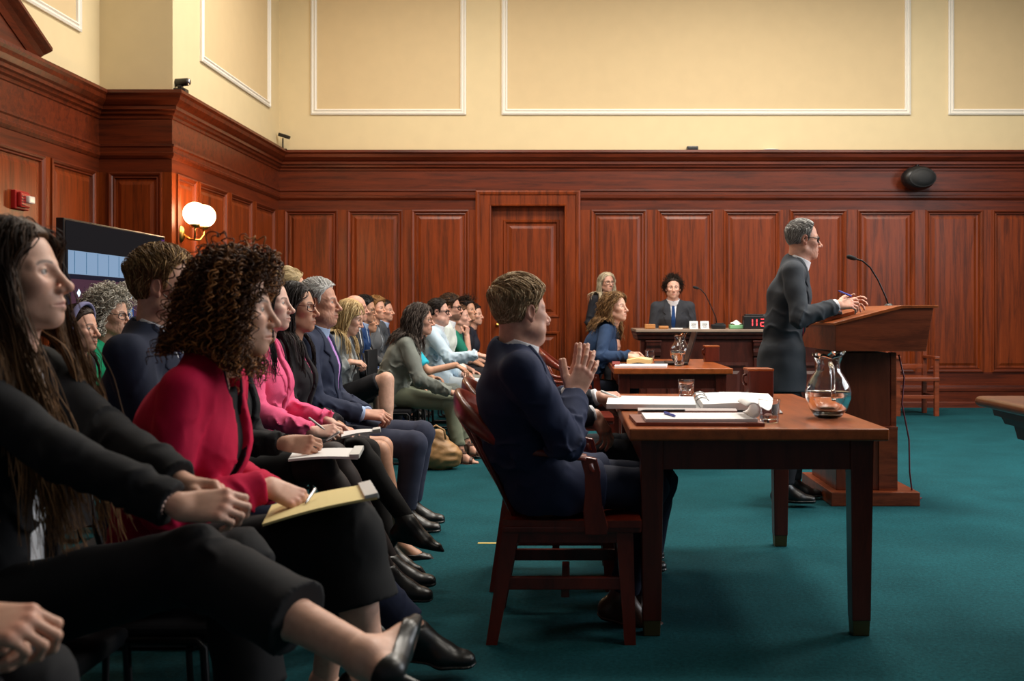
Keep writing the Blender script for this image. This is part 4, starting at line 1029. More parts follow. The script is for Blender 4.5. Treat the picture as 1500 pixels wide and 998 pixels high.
def wspeaker():
    c = V(wallX(1342)-.03, YB-.17, 2.845)
    E = empty('wall_speaker', c, 'rounded black loudspeaker on the frieze above the lectern', 'loudspeaker')
    mb = MB(); mb.lathe([(0, .13), (.10, .125), (.17, .10), (.20, .05), (.21, .0), (.20, -.06), (.17, -.10), (.10, -.125), (0, -.13)], (0, 0, 0), 36, V(1, 0, 0), V(0, 0, .72), V(0, -1, 0)); mb.build('cabinet', M['black_plastic'], E, True)
    mb = MB(); mb.lathe([(0, .140), (.08, .138), (.14, .122), (.155, .11), (.165, .11)], (.02, -.004, -.005), 32, V(1, 0, 0), V(0, 0, .70), V(0, -1, .0)); mb.build('grille', plain('grille', srgb(12, 12, 13), .6, bump=(900, .6, .002)), E, True)
    mb = MB(); mb.tube([(0, .02, .09), (0, .02, .16), (0, .17, .16)], .014, 10); mb.box((-.05, .15, .11), (.05, .17, .20), .005); mb.build('bracket', M['black_metal'], E, 'auto')
wspeaker()
def alarm():
    y, z = 8.02, 2.06
    E = empty('fire_alarm', (XL, y, z), 'red fire alarm with clear strobe on the left wood panelling', 'alarm')
    mb = MB(); mb.box((-.014, -.10, -.075), (.035, .10, .075), .010); mb.box((.03, -.085, -.06), (.07, .06, .06), .016); mb.build('housing', M['red_plastic'], E)
    mb = MB(); mb.box((.06, -.015, -.025), (.10, .075, .035), .014); mb.build('strobe_lens', plain('strobe', srgb(210, 200, 190), .15), E)
    mb = MB(); [mb.box((.069, -.075, -.045+i*.022), (.073, -.025, -.035+i*.022), .002) for i in range(4)]; mb.build('sounder_grille', plain('dark_red', srgb(90, 10, 10), .5, bump=(90, .02, .001)), E)
alarm()
# ------------------------------------------------------------------ television
def tv():
    x, y0, y1, zt, zb = -3.5, 7.05, 8.80, 1.835, .86
    E = empty('television', (x, (y0+y1)/2, 0), 'large black television on a stand showing the courtroom', 'television')
    L = lambda a, b, z: (a-x, b-(y0+y1)/2, z)
    mb = MB(); mb.box(L(x-.055, y0, zb), L(x, y1, zt), .006); mb.build('bezel', M['black_plastic'], E)
    mb = MB(); mats = [emit('screen_black', (.006, .004, .006, 1), .3), emit('screen_blue_white', srgb(150, 180, 215), .75), emit('screen_mauve', srgb(98, 58, 78), .5), emit('screen_dark', srgb(22, 20, 48), .5), emit('screen_blue', srgb(30, 74, 140), .7), emit('screen_glow', srgb(220, 240, 255), 1.4), emit('screen_teal', srgb(40, 110, 150), .7), emit('screen_purple', srgb(90, 40, 110), .7)]
    k = [0.0]
    def r(a0, a1, b0, b1, mi):
        k[0] += .0004; mb.mi = mi; mb.quad([L(x+.003+k[0], y0+a0*(y1-y0), zb+b0*(zt-zb)), L(x+.003+k[0], y0+a1*(y1-y0), zb+b0*(zt-zb)), L(x+.003+k[0], y0+a1*(y1-y0), zb+b1*(zt-zb)), L(x+.003+k[0], y0+a0*(y1-y0), zb+b1*(zt-zb))])
    r(.012, .988, .02, .985, 0); r(.03, .80, .12, .775, 3); r(.03, .80, .60, .775, 1); r(.03, .80, .575, .605, 3)
    for i in range(7): r(.08+i*.10, .085+i*.10, .61, .77, 6)
    r(.05, .73, .30, .57, 2)
    for i in range(9): r(.09+i*.07, .093+i*.07, .33, .52, 3)
    for a in (.11, .60):
        for j in range(10):
            mb.mi = 5
        k[0] += .0004; mb.mi = 5; c0 = L(x+.003+k[0], y0+a*(y1-y0), zb+.47*(zt-zb)); mb.quad([(c0[0], c0[1]-.03, c0[2]), (c0[0], c0[1], c0[2]-.03), (c0[0], c0[1]+.03, c0[2]), (c0[0], c0[1], c0[2]+.03)])
    for a in (.15, .24, .36, .45, .56):
        r(a, a+.06, .28, .37, 4); r(a+.012, a+.048, .36, .41, 3); r(a+.018, a+.042, .30, .35, 1)
    r(.05, .74, .25, .28, 1); r(.03, .80, .12, .25, 3); r(.74, .79, .30, .50, 4); r(.80, .97, .12, .775, 6); r(.82, .95, .45, .70, 7); r(.93, .965, .93, .965, 7)
    for m_ in mats: m_.node_tree.nodes['Principled BSDF'].inputs['Specular IOR Level'].default_value = .0; m_.node_tree.nodes['Principled BSDF'].inputs['IOR'].default_value = 1.02; m_.node_tree.nodes['Principled BSDF'].inputs['Base Color'].default_value = (.01, .01, .012, 1)
    mb.build('screen', mats, E, fix=False)
    mb = MB(); mb.tube([(-.05, -.3, zb+.1), (-.08, -.3, .08)], .03, 12); mb.tube([(-.05, .3, zb+.1), (-.08, .3, .08)], .03, 12); mb.box((-.34, -.62, .03), (.22, -.54, .09), .01); mb.box((-.34, .54, .03), (.22, .62, .09), .01); mb.box((-.13, -.6, .05), (-.03, .6, .11), .01); mb.build('stand', M['black_metal'], E, 'auto')
    for a in (-.3, .18):
        for b in (-.58, .58): m2 = MB(); m2.lathe([(0, -.012), (.028, -.012), (.03, 0), (.028, .012), (0, .012)], (a, b, .03), 16, V(1, 0, 0), V(0, 0, 1), V(0, 1, 0)); m2.build('caster', M['black_plastic'], E, 'auto')
tv()
# ------------------------------------------------------------------ counsel tables
def counsel_table(x0, x1, y0, y1, label, h=.76, proto=None):
    E = empty('counsel_table', (x0, y0, 0), label, 'table', 'counsel tables'); w, d = x1-x0, y1-y0
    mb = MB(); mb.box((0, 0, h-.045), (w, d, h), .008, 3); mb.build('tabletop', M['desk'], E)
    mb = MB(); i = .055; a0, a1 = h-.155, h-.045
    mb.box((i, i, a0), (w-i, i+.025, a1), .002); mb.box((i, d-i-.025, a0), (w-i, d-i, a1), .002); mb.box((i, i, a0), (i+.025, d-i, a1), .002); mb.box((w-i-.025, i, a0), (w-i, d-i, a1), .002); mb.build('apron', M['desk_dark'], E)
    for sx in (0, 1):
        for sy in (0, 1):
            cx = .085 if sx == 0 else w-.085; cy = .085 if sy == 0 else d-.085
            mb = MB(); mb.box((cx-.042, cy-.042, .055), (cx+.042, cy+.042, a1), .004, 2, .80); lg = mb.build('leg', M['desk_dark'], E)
            mb = MB(); mb.box((cx-.032, cy-.032, 0), (cx+.032, cy+.032, .06), .003, 2, .92); mb.build('ferrule', plain('dull_brass', srgb(110, 92, 60), .45, .8, bump=(90, .04, .001)), lg)
    return E
T1 = counsel_table(.205, 1.135, 3.66, 5.26, 'nearest wooden counsel table with papers, glasses and a full water pitcher')
T2 = counsel_table(.31, 1.21, 7.69, 9.3, 'second wooden counsel table in front of the clerk desk')
# ------------------------------------------------------------------ banker's chairs
def arm_chair(loc, label, rz=0.0):
    E = empty('wooden_armchair', loc, label, 'chair', 'wooden armchairs at the counsel tables', rz); wd = M['chairwood']
    fx, bx, hw, sz = .245, -.245, .25, .44
    mb = MB(); g = []
    for i in range(13):
        a = i/12; row = []
        for j in range(13):
            b = j/12; x = bx+.03+(fx-bx)*a; y = (-hw+2*hw*b)*(1-.06*(1-a)); dip = .018*math.exp(-((a-.45)/.28)**2)*(math.exp(-((b-.28)/.16)**2)+math.exp(-((b-.72)/.16)**2)); row.append(V(x, y, sz-dip))
        g.append(row)
    mb.sheet(g); mb.box((bx+.03, -hw*.97, sz-.045), (fx+.03, hw*.97, sz-.022), .006)
    n = 13; edge = [g[i][0] for i in range(n)]+[g[-1][j] for j in range(1, n)]+[g[i][-1] for i in range(n-2, -1, -1)]+[g[0][j] for j in range(n-2, 0, -1)]
    for p, q in zip(edge, edge[1:]+edge[:1]): mb.quad([p, q, q-V(0, 0, .025), p-V(0, 0, .025)])
    mb.build('seat', wd, E)
    # bowed arm and back rail
    pts = []
    for t in np.linspace(-1, 1, 33):
        a = t*PI*.5; x = -.36+.0*t; y = .285*math.sin(a); x = -.13-.27*math.cos(a)**.9 if abs(t) < 1 else -.13
        z = .69+.155*max(0, math.cos(a))**1.3; pts.append(V(x, y, z))
    front = lambda s: [V(.02, s*.287, .676), V(.075, s*.286, .668), V(.095, s*.285, .648), V(.10, s*.284, .62)]
    path = front(-1)[::-1]+pts+front(1)
    mb = MB(); rows = []
    for i, p in enumerate(path):
        t = unit(path[min(i+1, len(path)-1)]-path[max(i-1, 0)]); side = unit(np.cross(t, V(0, 0, 1)+V(.001, 0, 0))) if abs(t[2]) < .8 else V(0, 1, 0)*(1 if p[1] > 0 else -1); upv = unit(np.cross(side, t)); bk_ = max(0.0, (-p[0]-.15)/.25)
        hw_, hh_ = .022-.006*bk_, .013+.032*bk_
        rows.append([p+side*hw_*math.copysign(abs(math.cos(k*PI/8))**.7, math.cos(k*PI/8))+upv*hh_*math.copysign(abs(math.sin(k*PI/8))**.7, math.sin(k*PI/8)) for k in range(16)]+[])
        rows[-1].append(rows[-1][0])
    mb.sheet(rows); mb.build('arm_rail', wd, E, True)
    for s in (-1, 1):
        mb = MB(); mb.prism([(.075, .40), (.15, .40), (.155, .43), (.135, .50), (.125, .57), (.128, .62), (.115, .665), (.07, .675), (.06, .655), (.078, .61), (.075, .55), (.068, .48)], 1, s*.285-.018, s*.285+.018, .004)
        mb.build('arm_post', wd, E)
    for k, y in enumerate(np.linspace(-.17, .17, 6)):
        xb = -.13-.27*math.cos(math.asin(y/.285))**.9
        mb = MB(); mb.tube([(bx+.07, y*.9, sz-.01), (xb-.0, y, .80+.0)], .0105, 8); mb.build('back_spindle', wd, E, True)
    for sx in (1, -1):
        for sy in (1, -1):
            top = V(.215 if sx > 0 else -.185, sy*.205, sz-.025); bot = V(.235 if sx > 0 else -.255, sy*.225, 0); mb = MB(); rows = []
            for i, (t, w) in enumerate(((0, .030), (.15, .029), (1, .020))):
                c = top*(1-t)+bot*t; rows.append([c+V(w*a, w*b, 0) for a, b in ((-1, -1), (1, -1), (1, 1), (-1, 1), (-1, -1))])
            mb.sheet(rows); mb.quad(rows[0][:4]); mb.quad(rows[-1][:4]); mb.build('leg', wd, E)
    for s in (-1, 1): mb = MB(); mb.box((-.20, s*.215-.012, .19), (.215, s*.215+.012, .235), .004); mb.build('stretcher', wd, E)
    mb = MB(); mb.box((-.01, -.2, .155), (.02, .2, .19), .004); mb.build('stretcher', wd, E)
    mb = MB(); mb.box((-.19, -.225, sz-.085), (.235, -.205, sz-.03), .003); mb.box((-.19, .205, sz-.085), (.235, .225, sz-.03), .003); mb.box((.21, -.21, sz-.085), (.235, .21, sz-.03), .003); mb.box((-.2, -.2, sz-.085), (-.18, .2, sz-.03), .003); mb.build('seat_rail', wd, E)
    return E
# ------------------------------------------------------------------ audience chairs
def audience_chair(loc, label, rz=0.0):
    E = empty('stacking_chair', loc, label, 'chair', 'black audience chairs', rz)
    mb = MB(); mb.box((-.22, -.22, .385), (.22, .22, .428), .018, 3); mb.build('seat', M['black_fabric'], E)
    mb = MB(); g = [[V(-.265-.03*(z-.6)-.02*math.cos(b*1.4), b*.215, z) for b in np.linspace(-1, 1, 9)] for z in np.linspace(.58, .86, 7)]
    mb.sheet(g); mb.sheet([[p-V(.03, 0, 0) for p in r] for r in g]); ed = g[0]+[r[-1] for r in g[1:]]+g[-1][-2::-1]+[r[0] for r in g[-2:0:-1]]
    for p, q in zip(ed, ed[1:]+ed[:1]): mb.quad([p, q, q-V(.03, 0, 0), p-V(.03, 0, 0)])
    mb.build('backrest', M['black_fabric'], E, 'auto')
    for s in (-1, 1):
        mb = MB(); y = s*.232; mb.tube([(-.31, y, .84), (-.275, y, .60), (-.225, y, .42), (-.235, y, .38), (-.24, y, .03), (-.225, y, .013), (-.20, y, .011), (.19, y, .011), (.215, y, .014), (.225, y, .03), (.205, y, .38), (.19, y, .395), (-.22, y, .395)], .0105, 8); mb.build('side_frame', M['black_metal'], E, True)
    mb = MB(); mb.tube([(.17, -.23, .375), (.17, .23, .375)], .009, 8); mb.tube([(-.2, -.23, .375), (-.2, .23, .375)], .009, 8); mb.build('cross_bar', M['black_metal'], E, True)
    return E
# ------------------------------------------------------------------ lectern
def lectern():
    x0, x1, y0, y1 = 1.575, 2.115, 6.22, 7.02
    E = empty('lectern', ((x0+x1)/2, (y0+y1)/2, 0), 'wooden lectern with slanted top facing the standing speaker', 'lectern')
    ox, oy = (x0+x1)/2, (y0+y1)/2; Lc = lambda x, y, z: (x-ox, y-oy, z)
    mb = MB(); mb.box(Lc(x0, y0, 0), Lc(x1, y1, .085), .006); mb.build('base', M['lectern'], E)
    bx0, bx1 = 1.625, 2.0
    mb = MB(); mb.box(Lc(bx0, 6.30, .085), Lc(bx1, 6.94, .47), .004); mb.build('lower_case', M['lectern_v'], E)
    mb = MB(); mb.box(Lc(bx0+.015, 6.32, .47), Lc(bx1-.04, 6.92, .93), .003); mb.box(Lc(bx0-.002, 6.295, .455), Lc(bx1+.004, 6.945, .475), .003); mb.build('upper_case', M['lectern_v'], E)
    mb = MB(); mb.box(Lc(bx1-.115, 6.29, .085), Lc(bx1, 6.302, .47), .002); mb.build('corner_post', M['lectern'], E)
    mb = MB(); mb.box(Lc(bx1-.055, 6.86, .47), Lc(bx1+.04, 6.945, .93), .003); mb.build('corner_post', M['lectern'], E)
    mb = MB(); mb.box(Lc(bx1-.02, 6.36, .47), Lc(bx1+.015, 6.42, .93), .003); mb.build('corner_post', M['lectern'], E)
    # slanted desk box
    ya, yb = 6.16, 7.08; prof = [(1.585, .945), (2.13, .945), (2.175, 1.205), (1.98, 1.205), (1.585, 1.10)]
    mb = MB(); mb.prism([(x-ox, z) for x, z in prof], 1, ya-oy, yb-oy, .003); mb.build('desk_box', M['lectern'], E)
    mb = MB(); t = .02; mb.prism([(x-ox, z) for x, z in ((1.57, 1.098), (1.98, 1.206), (2.20, 1.206), (2.20, 1.222), (1.978, 1.222), (1.566, 1.114))], 1, ya-.015-oy, yb+.015-oy, .003); mb.build('desk_top', M['desk'], E)
    mb = MB(); mb.prism([(x-ox, z) for x, z in ((1.58, 1.119), (1.78, 1.172), (1.776, 1.192), (1.575, 1.139))], 1, ya+.25-oy, yb-.12-oy, .002); mb.build('reading_board', M['desk'], E)
    mb = MB(); mb.tube([Lc(2.0, 6.27, .92), Lc(2.03, 6.26, .78), Lc(2.02, 6.27, .62), Lc(2.06, 6.26, .40), Lc(2.07, 6.28, .2), Lc(2.09, 6.3, .09), Lc(2.12, 6.35, .012), Lc(2.2, 6.45, .01)], .005, 6); mb.build('cable', plain('maroon_cable', srgb(92, 30, 42), .5, bump=(80, .02, .001)), E, True)
lectern()
def gooseneck(name, loc, pts, label, base=None):
    E = empty(name, loc, label, 'microphone')
    mb = MB(); mb.tube(pts, .0055, 8); mb.build('gooseneck', M['black_metal'], E, True)
    a, b = V(*pts[-2]), V(*pts[-1]); d = unit(b-a); X = unit(np.cross(d, V(0, 1, .1))); Y = np.cross(d, X)
    mb = MB(); mb.lathe([(0, -.01), (.008, -.008), (.013, .005), (.015, .025), (.014, .045), (.008, .056), (0, .058)], b, 16, X, Y, d); mb.build('microphone_head', plain('mic_foam', srgb(16, 16, 17), .9, bump=(600, .5, .001)), E, True)
    mb = MB()
    if base == 'box': mb.box((-.06, -.05, 0), (.09, .05, .05), .012); mb.box((-.02, -.04, .05), (.075, .04, .062), .006)
    else: mb.lathe([(0, .02), (.015, .018), (.03, .006), (.032, 0), (0, 0)], (0, 0, 0), 20)
    mb.build('microphone_base', M['black_plastic'], E, 'auto')
gooseneck('gooseneck_microphone', W(1302, 449, 6.55), [(0, 0, 0), (-.02, 0, .06), (-.07, 0, .17), (-.12, -.0, .25), (-.17, 0, .292), (-.215, -.0, .305)], 'black gooseneck microphone rising from the lectern top')
# ------------------------------------------------------------------ clerk's desk
def clerk_desk():
    x0, x1, y0, y1, h = .70, 3.2, 10.75, 11.55, 1.01
    E = empty('clerk_desk', (x0, y0, 0), 'dark panelled clerk desk along the back of the courtroom', 'desk')
    w, d = x1-x0, y1-y0
    mb = MB(); mb.box((-.035, -.09, h-.03), (w+.06, d+.05, h), .006); mb.build('desk_top', plain('desk_stone', srgb(150, 128, 112), .25, bump=(40, .02, .001), var=.15), E)
    mb = MB(); rows = []
    for o, z in ((.075, h-.03), (.07, h-.055), (.045, h-.07), (.035, h-.10), (.0, h-.12)): rows.append([V(-o*.4, d+o*.2, z), V(-o*.4, -o, z), V(w+o*.4, -o, z), V(w+o*.4, d+o*.2, z)])
    mb.sheet(rows); mb.build('cornice', M['clerk'], E, fix=False)
    mb = MB(); mb.box((.02, 0, 0), (w-.02, .12, h-.1), .004)
    for a, b in ((.30, 1.15), (1.38, 2.2)):
        prev = None
        for ins, dep in [(0, 0), (0, .02), (.03, .024), (.06, .006), (.09, .004), (.12, .016)]:
            r = [V(a+ins, -dep-.001, .14+ins), V(b-ins, -dep-.001, .14+ins), V(b-ins, -dep-.001, .66-ins), V(a+ins, -dep-.001, .66-ins)]
            if prev: [mb.quad([prev[k], prev[(k+1) % 4], r[(k+1) % 4], r[k]]) for k in range(4)]
            prev = r
        mb.quad(prev)
    mb.box((0, -.03, 0), (w, 0, .11), .004); mb.build('carcass', M['clerk'], E)
    for cx in (.15, 1.27, 2.35):
        mb = MB(); mb.prism([(-.01, h-.12), (-.075, h-.12), (-.075, h-.17), (-.055, h-.20), (-.06, h-.24), (-.045, h-.28), (-.01, h-.30)], 0, cx-.075, cx+.075, .004); mb.box((cx-.085, -.085, h-.135), (cx+.085, 0, h-.118), .003); mb.box((cx-.065, -.028, .11), (cx+.065, 0, h-.30), .004); mb.build('corbel', M['clerk'], E)
    return E
clerk_desk()
mb = MB(); mb.box((.75, 11.6, 0), (2.45, YB-.05, .17), .004); struct(mb.build('floor_dais', M['carpet']))
def clerk_chair():
    E = empty('clerk_chair', (W(986, 421, 11.9)[0], 11.95, .17), 'dark chair behind the clerk desk, under the young clerk', 'chair')
    mb = MB(); mb.box((-.24, -.22, .42), (.24, .24, .49), .02, 3); mb.build('seat', M['leather'], E)
    mb = MB(); mb.box((-.22, .20, .55), (.22, .26, .95), .02, 3); mb.build('backrest', M['leather'], E)
    for a in (-.2, .2):
        for b in (-.18, .2): m2 = MB(); m2.box((a-.02, b-.02, 0), (a+.02, b+.02, .43), .003, 2, .8); m2.build('leg', M['clerk'], E)
    for a in (-.16, .16): m2 = MB(); m2.box((a-.02, .21, .47), (a+.02, .24, .57), .003); m2.build('back_post', M['clerk'], E)
clerk_chair()
# ------------------------------------------------------------------ foreground bench end, witness chair by the wall
def near_bench():
    x0, y1, h = 1.62, 4.12, .842
    E = empty('judges_bench', (x0, y1, 0), 'corner of a dark moulded bench at the right edge, near the camera', 'bench')
    X1, Y0 = 1.5, -2.9
    def ring(o, z): return [V(o+1.5, Y0, z), V(o, Y0, z), V(o, -o, z), V(X1, -o, z)]
    mb = MB(); prof = []
    for a in np.linspace(-PI/2, PI/2, 9): prof.append((.022-.022*math.cos(a)*1.0, h-.022+.022*math.sin(a)))
    rows = [[V(o, Y0, z), V(o, -o, z), V(X1, -o, z)] for o, z in prof]
    mb.sheet(rows); mb.quad([V(.022, Y0, h), V(.022, -.022, h), V(X1, -.022, h), V(X1, Y0, h)]); mb.build('bench_top', M['bench'], E, 'auto')
    mb = MB(); pr = [(.022, h-.044), (.05, h-.05), (.055, h-.075), (.075, h-.08), (.085, h-.105), (.11, h-.11), (.12, h-.16), (.26, h-.18), (.42, h-.22), (.42, .10), (.40, .09), (.40, 0)]
    mb.sheet([[V(o, Y0, z), V(o, -o, z), V(X1, -o, z)] for o, z in pr]); mb.build('bench_body', M['clerk'], E)
near_bench()
def witness_chair():
    p = V(W(1335, 600, 11.9)[0], 11.9, 0)
    E = empty('witness_chair', p, 'wooden side chair against the back wall just right of the lectern', 'chair')
    a = .22
    for sx, hgt in ((-1, .94), (1, .94)):
        mb = MB(); mb.box((sx*a-.025, .18, 0), (sx*a+.025, .23, hgt), .004); mb.build('back_post', M['lectern'], E)
        mb = MB(); mb.box((sx*a-.025, -.22, 0), (sx*a+.025, -.17, .66), .004); mb.build('leg', M['lectern'], E)
        mb = MB(); mb.box((sx*a-.03, -.24, .65), (sx*a+.03, .2, .685), .008); mb.build('arm', M['lectern'], E)
    mb = MB(); mb.box((-.25, -.23, .40), (.25, .21, .445), .01); mb.build('seat', M['lectern'], E)
    mb = MB(); mb.box((-.2, .19, .80), (.2, .215, .93), .006); mb.box((-.2, .19, .52), (.2, .215, .58), .006); mb.build('back_rail', M['lectern'], E)
    mb = MB(); mb.box((-.2, -.205, .2), (.2, -.185, .24), .003); mb.box((-a-.012, -.18, .2), (-a+.012, .19, .24), .003); mb.box((a-.012, -.18, .2), (a+.012, .19, .24), .003); mb.build('stretcher', M['lectern'], E)
witness_chair()
# ------------------------------------------------------------------ things on the tables
H1 = .76
def pitcher(c, s, label, water=.40):
    E = empty('water_pitcher', c, label, 'pitcher', 'glass water pitchers')
    out = [(0, 0), (.045, 0), (.052, .006), (.072, .035), (.086, .075), (.088, .10), (.080, .13), (.064, .158), (.050, .178), (.045, .195), (.046, .21), (.052, .228), (.060, .243)]
    inn = [(.057, .243), (.049, .228), (.043, .21), (.042, .195), (.047, .178), (.061, .157), (.077, .129), (.085, .10), (.083, .075), (.069, .036), (.048, .012), (0, .010)]
    def wob(r, z, a):
        k = max(0, (z-.205)/.04); return (r*(1+.10*k*math.cos(6*a)+.05*k*math.cos(a)), z+.007*k*math.cos(6*a)+.010*k*max(0, math.cos(a)))
    mb = MB(); mb.lathe([(r*s, z*s) for r, z in out+inn], (0, 0, 0), 48, wob=lambda r, z, a: tuple(q*s for q in wob(r/s, z/s, a))); mb.build('glass_body', M['glass'], E, True)
    hp = [V(-.0, -.046, .200), V(-.01, -.075, .212), V(-.012, -.105, .200), V(-.012, -.118, .165), V(-.010, -.115, .125), V(-.004, -.098, .09), V(0, -.086, .078)]
    mb = MB(); mb.tube([p*s for p in hp], [.008*s, .009*s, .0095*s, .009*s, .0085*s, .009*s, .010*s], 12); mb.build('handle', M['glass'], E, True)
    wl = .10*water/.4; pr = [(r-.0006, z) for r, z in inn[::-1] if z < wl]; rw = np.interp(wl, [z for r, z in inn[::-1]], [r for r, z in inn[::-1]])-.0006
    mb = MB(); mb.lathe([(r*s, (z+.0008)*s) for r, z in pr]+[(rw*s, wl*s), (0, wl*s)], (0, 0, 0), 48); mb.build('water', M['water'], E, True)
pitcher((1.01, 4.04, H1+.001), 1.02, 'clear glass water pitcher with ruffled lip on the nearest table')
pitcher(W(996, 540, 8.6)*V(1, 1, 0)+V(0, 0, H1+.001), .98, 'clear glass pitcher on the second table behind the dark screen')
def tumbler(c, label, s=1.0, water=0.0):
    E = empty('water_glass', c, label, 'glass', 'water tumblers')
    mb = MB(); mb.lathe([(0, 0), (.034*s, 0), (.036*s, .004), (.0415*s, .086*s), (.0395*s, .087*s), (.0345*s, .016*s), (.02*s, .012*s), (0, .012*s)], (0, 0, 0), 32); mb.build('glass_body', M['glass'], E, 'auto')
    if water:
        r1 = .0345+.005*(water-.016)/.07; mb = MB(); mb.lathe([(0, .0128*s), (.0195*s, .0128*s), (.0338*s, .0168*s), ((r1-.0006)*s, water*s), (0, water*s)], (0, 0, 0), 32); mb.build('water', M['water'], E, 'auto')
tumbler((.745, 3.87, H1+.001), 'clear tumbler at the near edge of the nearest table', 1.0, .028)
tumbler((.565, 5.06, H1+.001), 'clear tumbler behind the open binder on the nearest table', 1.0, .03)
tumbler((W(995, 540, 8.05)[0], 8.05, H1+.001), 'clear tumbler in front of the dark screen on the second table', 1.05, .03)
tumbler((W(952, 540, 9.05)[0], 9.05, H1+.001), 'clear tumbler beside the hands of the woman in blue', 1.05)
def wood_box(c, label, s=1.0):
    E = empty('wooden_box', c, label, 'box', 'wooden boxes on the counsel tables'); w, d, h = .062*s, .07*s, .135*s
    mb = MB(); mb.box((-w, -d, 0), (w, d, h), .008, 3); mb.build('case', M['desk_dark'], E)
    mb = MB(); mb.box((-w-.004, -d-.002, h-.006), (w+.002, d+.002, h+.006), .004); mb.build('lid', M['desk'], E)
    mb = MB(); mb.tube([(-w, -.02, h*.82), (-w-.016, -.02, h*.78), (-w-.02, -.02, h*.6), (-w-.012, -.02, h*.48), (-w, -.02, h*.45)], .007, 8); mb.build('handle', M['desk_dark'], E, True)
wood_box((.925, 5.08, H1), 'small dark wooden box at the far end of the nearest table')
wood_box((W(1042, 540, 8.8)[0], 8.8, H1), 'small wooden box at the far end of the second table', .98)
def page_stack(name, pts, th, mat, label, cat, parent=None, curl=0.0):
    "a sheaf of paper: four corner points (near-left, near-right, far-right, far-left) and a thickness"
    p = [V(*q) for q in pts]; c = sum(p)/4; mb = MB(); n = 8
    top = []
    for i in range(n+1):
        a = i/n; row = []
        for j in range(n+1):
            b = j/n; q = (p[0]*(1-a)+p[1]*a)*(1-b)+(p[3]*(1-a)+p[2]*a)*b; row.append(q-c+V(0, 0, th+curl*math.sin(PI*a)**2))
        top.append(row)
    mb.sheet(top); bot = [[q-V(0, 0, th) for q in r] for r in top]; mb.sheet(bot)
    e = lambda g: [g[i][0] for i in range(n+1)]+[g[-1][j] for j in range(1, n+1)]+[g[i][-1] for i in range(n-1, -1, -1)]+[g[0][j] for j in range(n-1, 0, -1)]
    A, B = e(top), e(bot)
    for i in range(len(A)): mb.quad([A[i], A[(i+1) % len(A)], B[(i+1) % len(A)], B[i]])
    o = mb.build(name, mat, loc=c); return tag(o, label, cat) if label else o
Q = lambda px, d, z: V((px-PXC)*d/FPX, d, z)
fold = page_stack('document_folder', [(.235, 3.74, H1+.001), (.70, 3.72, H1+.001), (.70, 4.02, H1+.001), (.225, 4.05, H1+.001)], .012, plain('brown_card', srgb(120, 62, 44), .6, bump=(90, .05, .001)), 'red-brown folder under the white legal pad on the nearest table', 'folder')
def pad_with_roll():
    E = empty('legal_pad', (.27, 3.75, H1+.0135), 'white legal pad with its top pages folded back in a roll', 'notepad')
    mb = MB(); mb.box((0, 0, 0), (.41, .235, .012), .001); mb.build('pages', M['paper'], E)
    mb = MB(); g = []
    for i in range(22):
        a = -PI/2+i/21*PI*1.35; r = .030-.004*i/21; g.append([V(.395+r*math.cos(a)*.95, y, .044+r*math.sin(a)) for y in (0.0, .06, .12, .18, .235)])
    mb.sheet(g); o = mb.build('folded_pages', M['paper'], E, True); sm = o.modifiers.new('thickness', 'SOLIDIFY'); sm.thickness = .003
pad_with_roll()
def pen(a, b, r, mat, label, capmat=None):
    a, b = V(*a), V(*b); E = empty('pen', a, label, 'pen'); d = unit(b-a); L_ = np.linalg.norm(b-a); X = unit(np.cross(d, V(0, 0, 1))); Y = np.cross(d, X)
    mb = MB(); mb.lathe([(0, 0), (r*.3, .001), (r*.8, .012), (r, .02), (r, L_*.62)], (0, 0, 0), 12, X, Y, d); mb.build('barrel', mat, E, True)
    mb = MB(); mb.lathe([(r*1.1, L_*.6), (r*1.1, L_*.97), (r*.8, L_), (0, L_)], (0, 0, 0), 12, X, Y, d); mb.build('cap', capmat or mat, E, True)
BLUE = plain('blue_plastic', srgb(30, 60, 170), .35, bump=(90, .02, .001))
pen((.385, 3.80, H1+.031), (.355, 3.93, H1+.031), .0048, BLUE, 'blue pen lying on the white legal pad')
pen((.27, 4.06, H1+.025), (.45, 4.08, H1+.025), .0055, M['black_plastic'], 'black pen lying between the legal pad and the binder')
bn = empty('ring_binder', (.20, 4.55, H1+.001), 'open ring binder of white pages in the middle of the nearest table', 'binder')
def inb(o): o.parent = bn; o.location = (o.location.x-.20, o.location.y-4.55, o.location.z-H1-.001); return o
cov = plain('grey_card', srgb(150, 150, 152), .5, bump=(90, .04, .001))
inb(page_stack('cover', [(.30, 4.20, H1+.001), (.86, 4.18, H1+.001), (.93, 4.80, H1+.001), (.33, 4.86, H1+.001)], .006, cov, None, None))
inb(page_stack('page_block', [(.54, 4.22, H1+.008), (.85, 4.20, H1+.008), (.915, 4.78, H1+.008), (.58, 4.82, H1+.008)], .030, M['paper'], None, None, curl=.006))
mb = MB()
for y in (4.36, 4.52, 4.68): mb.tube([(.545+.03*math.cos(a)+(y-4.22)*.08, y, H1+.028+.026*math.sin(a)) for a in np.linspace(.2, PI-.2, 9)], .003, 6)
inb(mb.build('ring', M['steel'], smooth=True))
page_stack('loose_papers', [(.145, 4.33, H1+.009), (.52, 4.30, H1+.009), (.56, 4.72, H1+.009), (.17, 4.78, H1+.009)], .020, M['paper'], 'sheaf of white papers overhanging the left edge of the nearest table', 'papers')
page_stack('document', [(.265, 4.10, H1+.001), (.66, 4.09, H1+.001), (.67, 4.19, H1+.001), (.27, 4.22, H1+.001)], .022, plain('grey_paper', srgb(172, 160, 158), .7, bump=(90, .05, .001)), 'greyish papers between the legal pad and the open binder', 'papers')
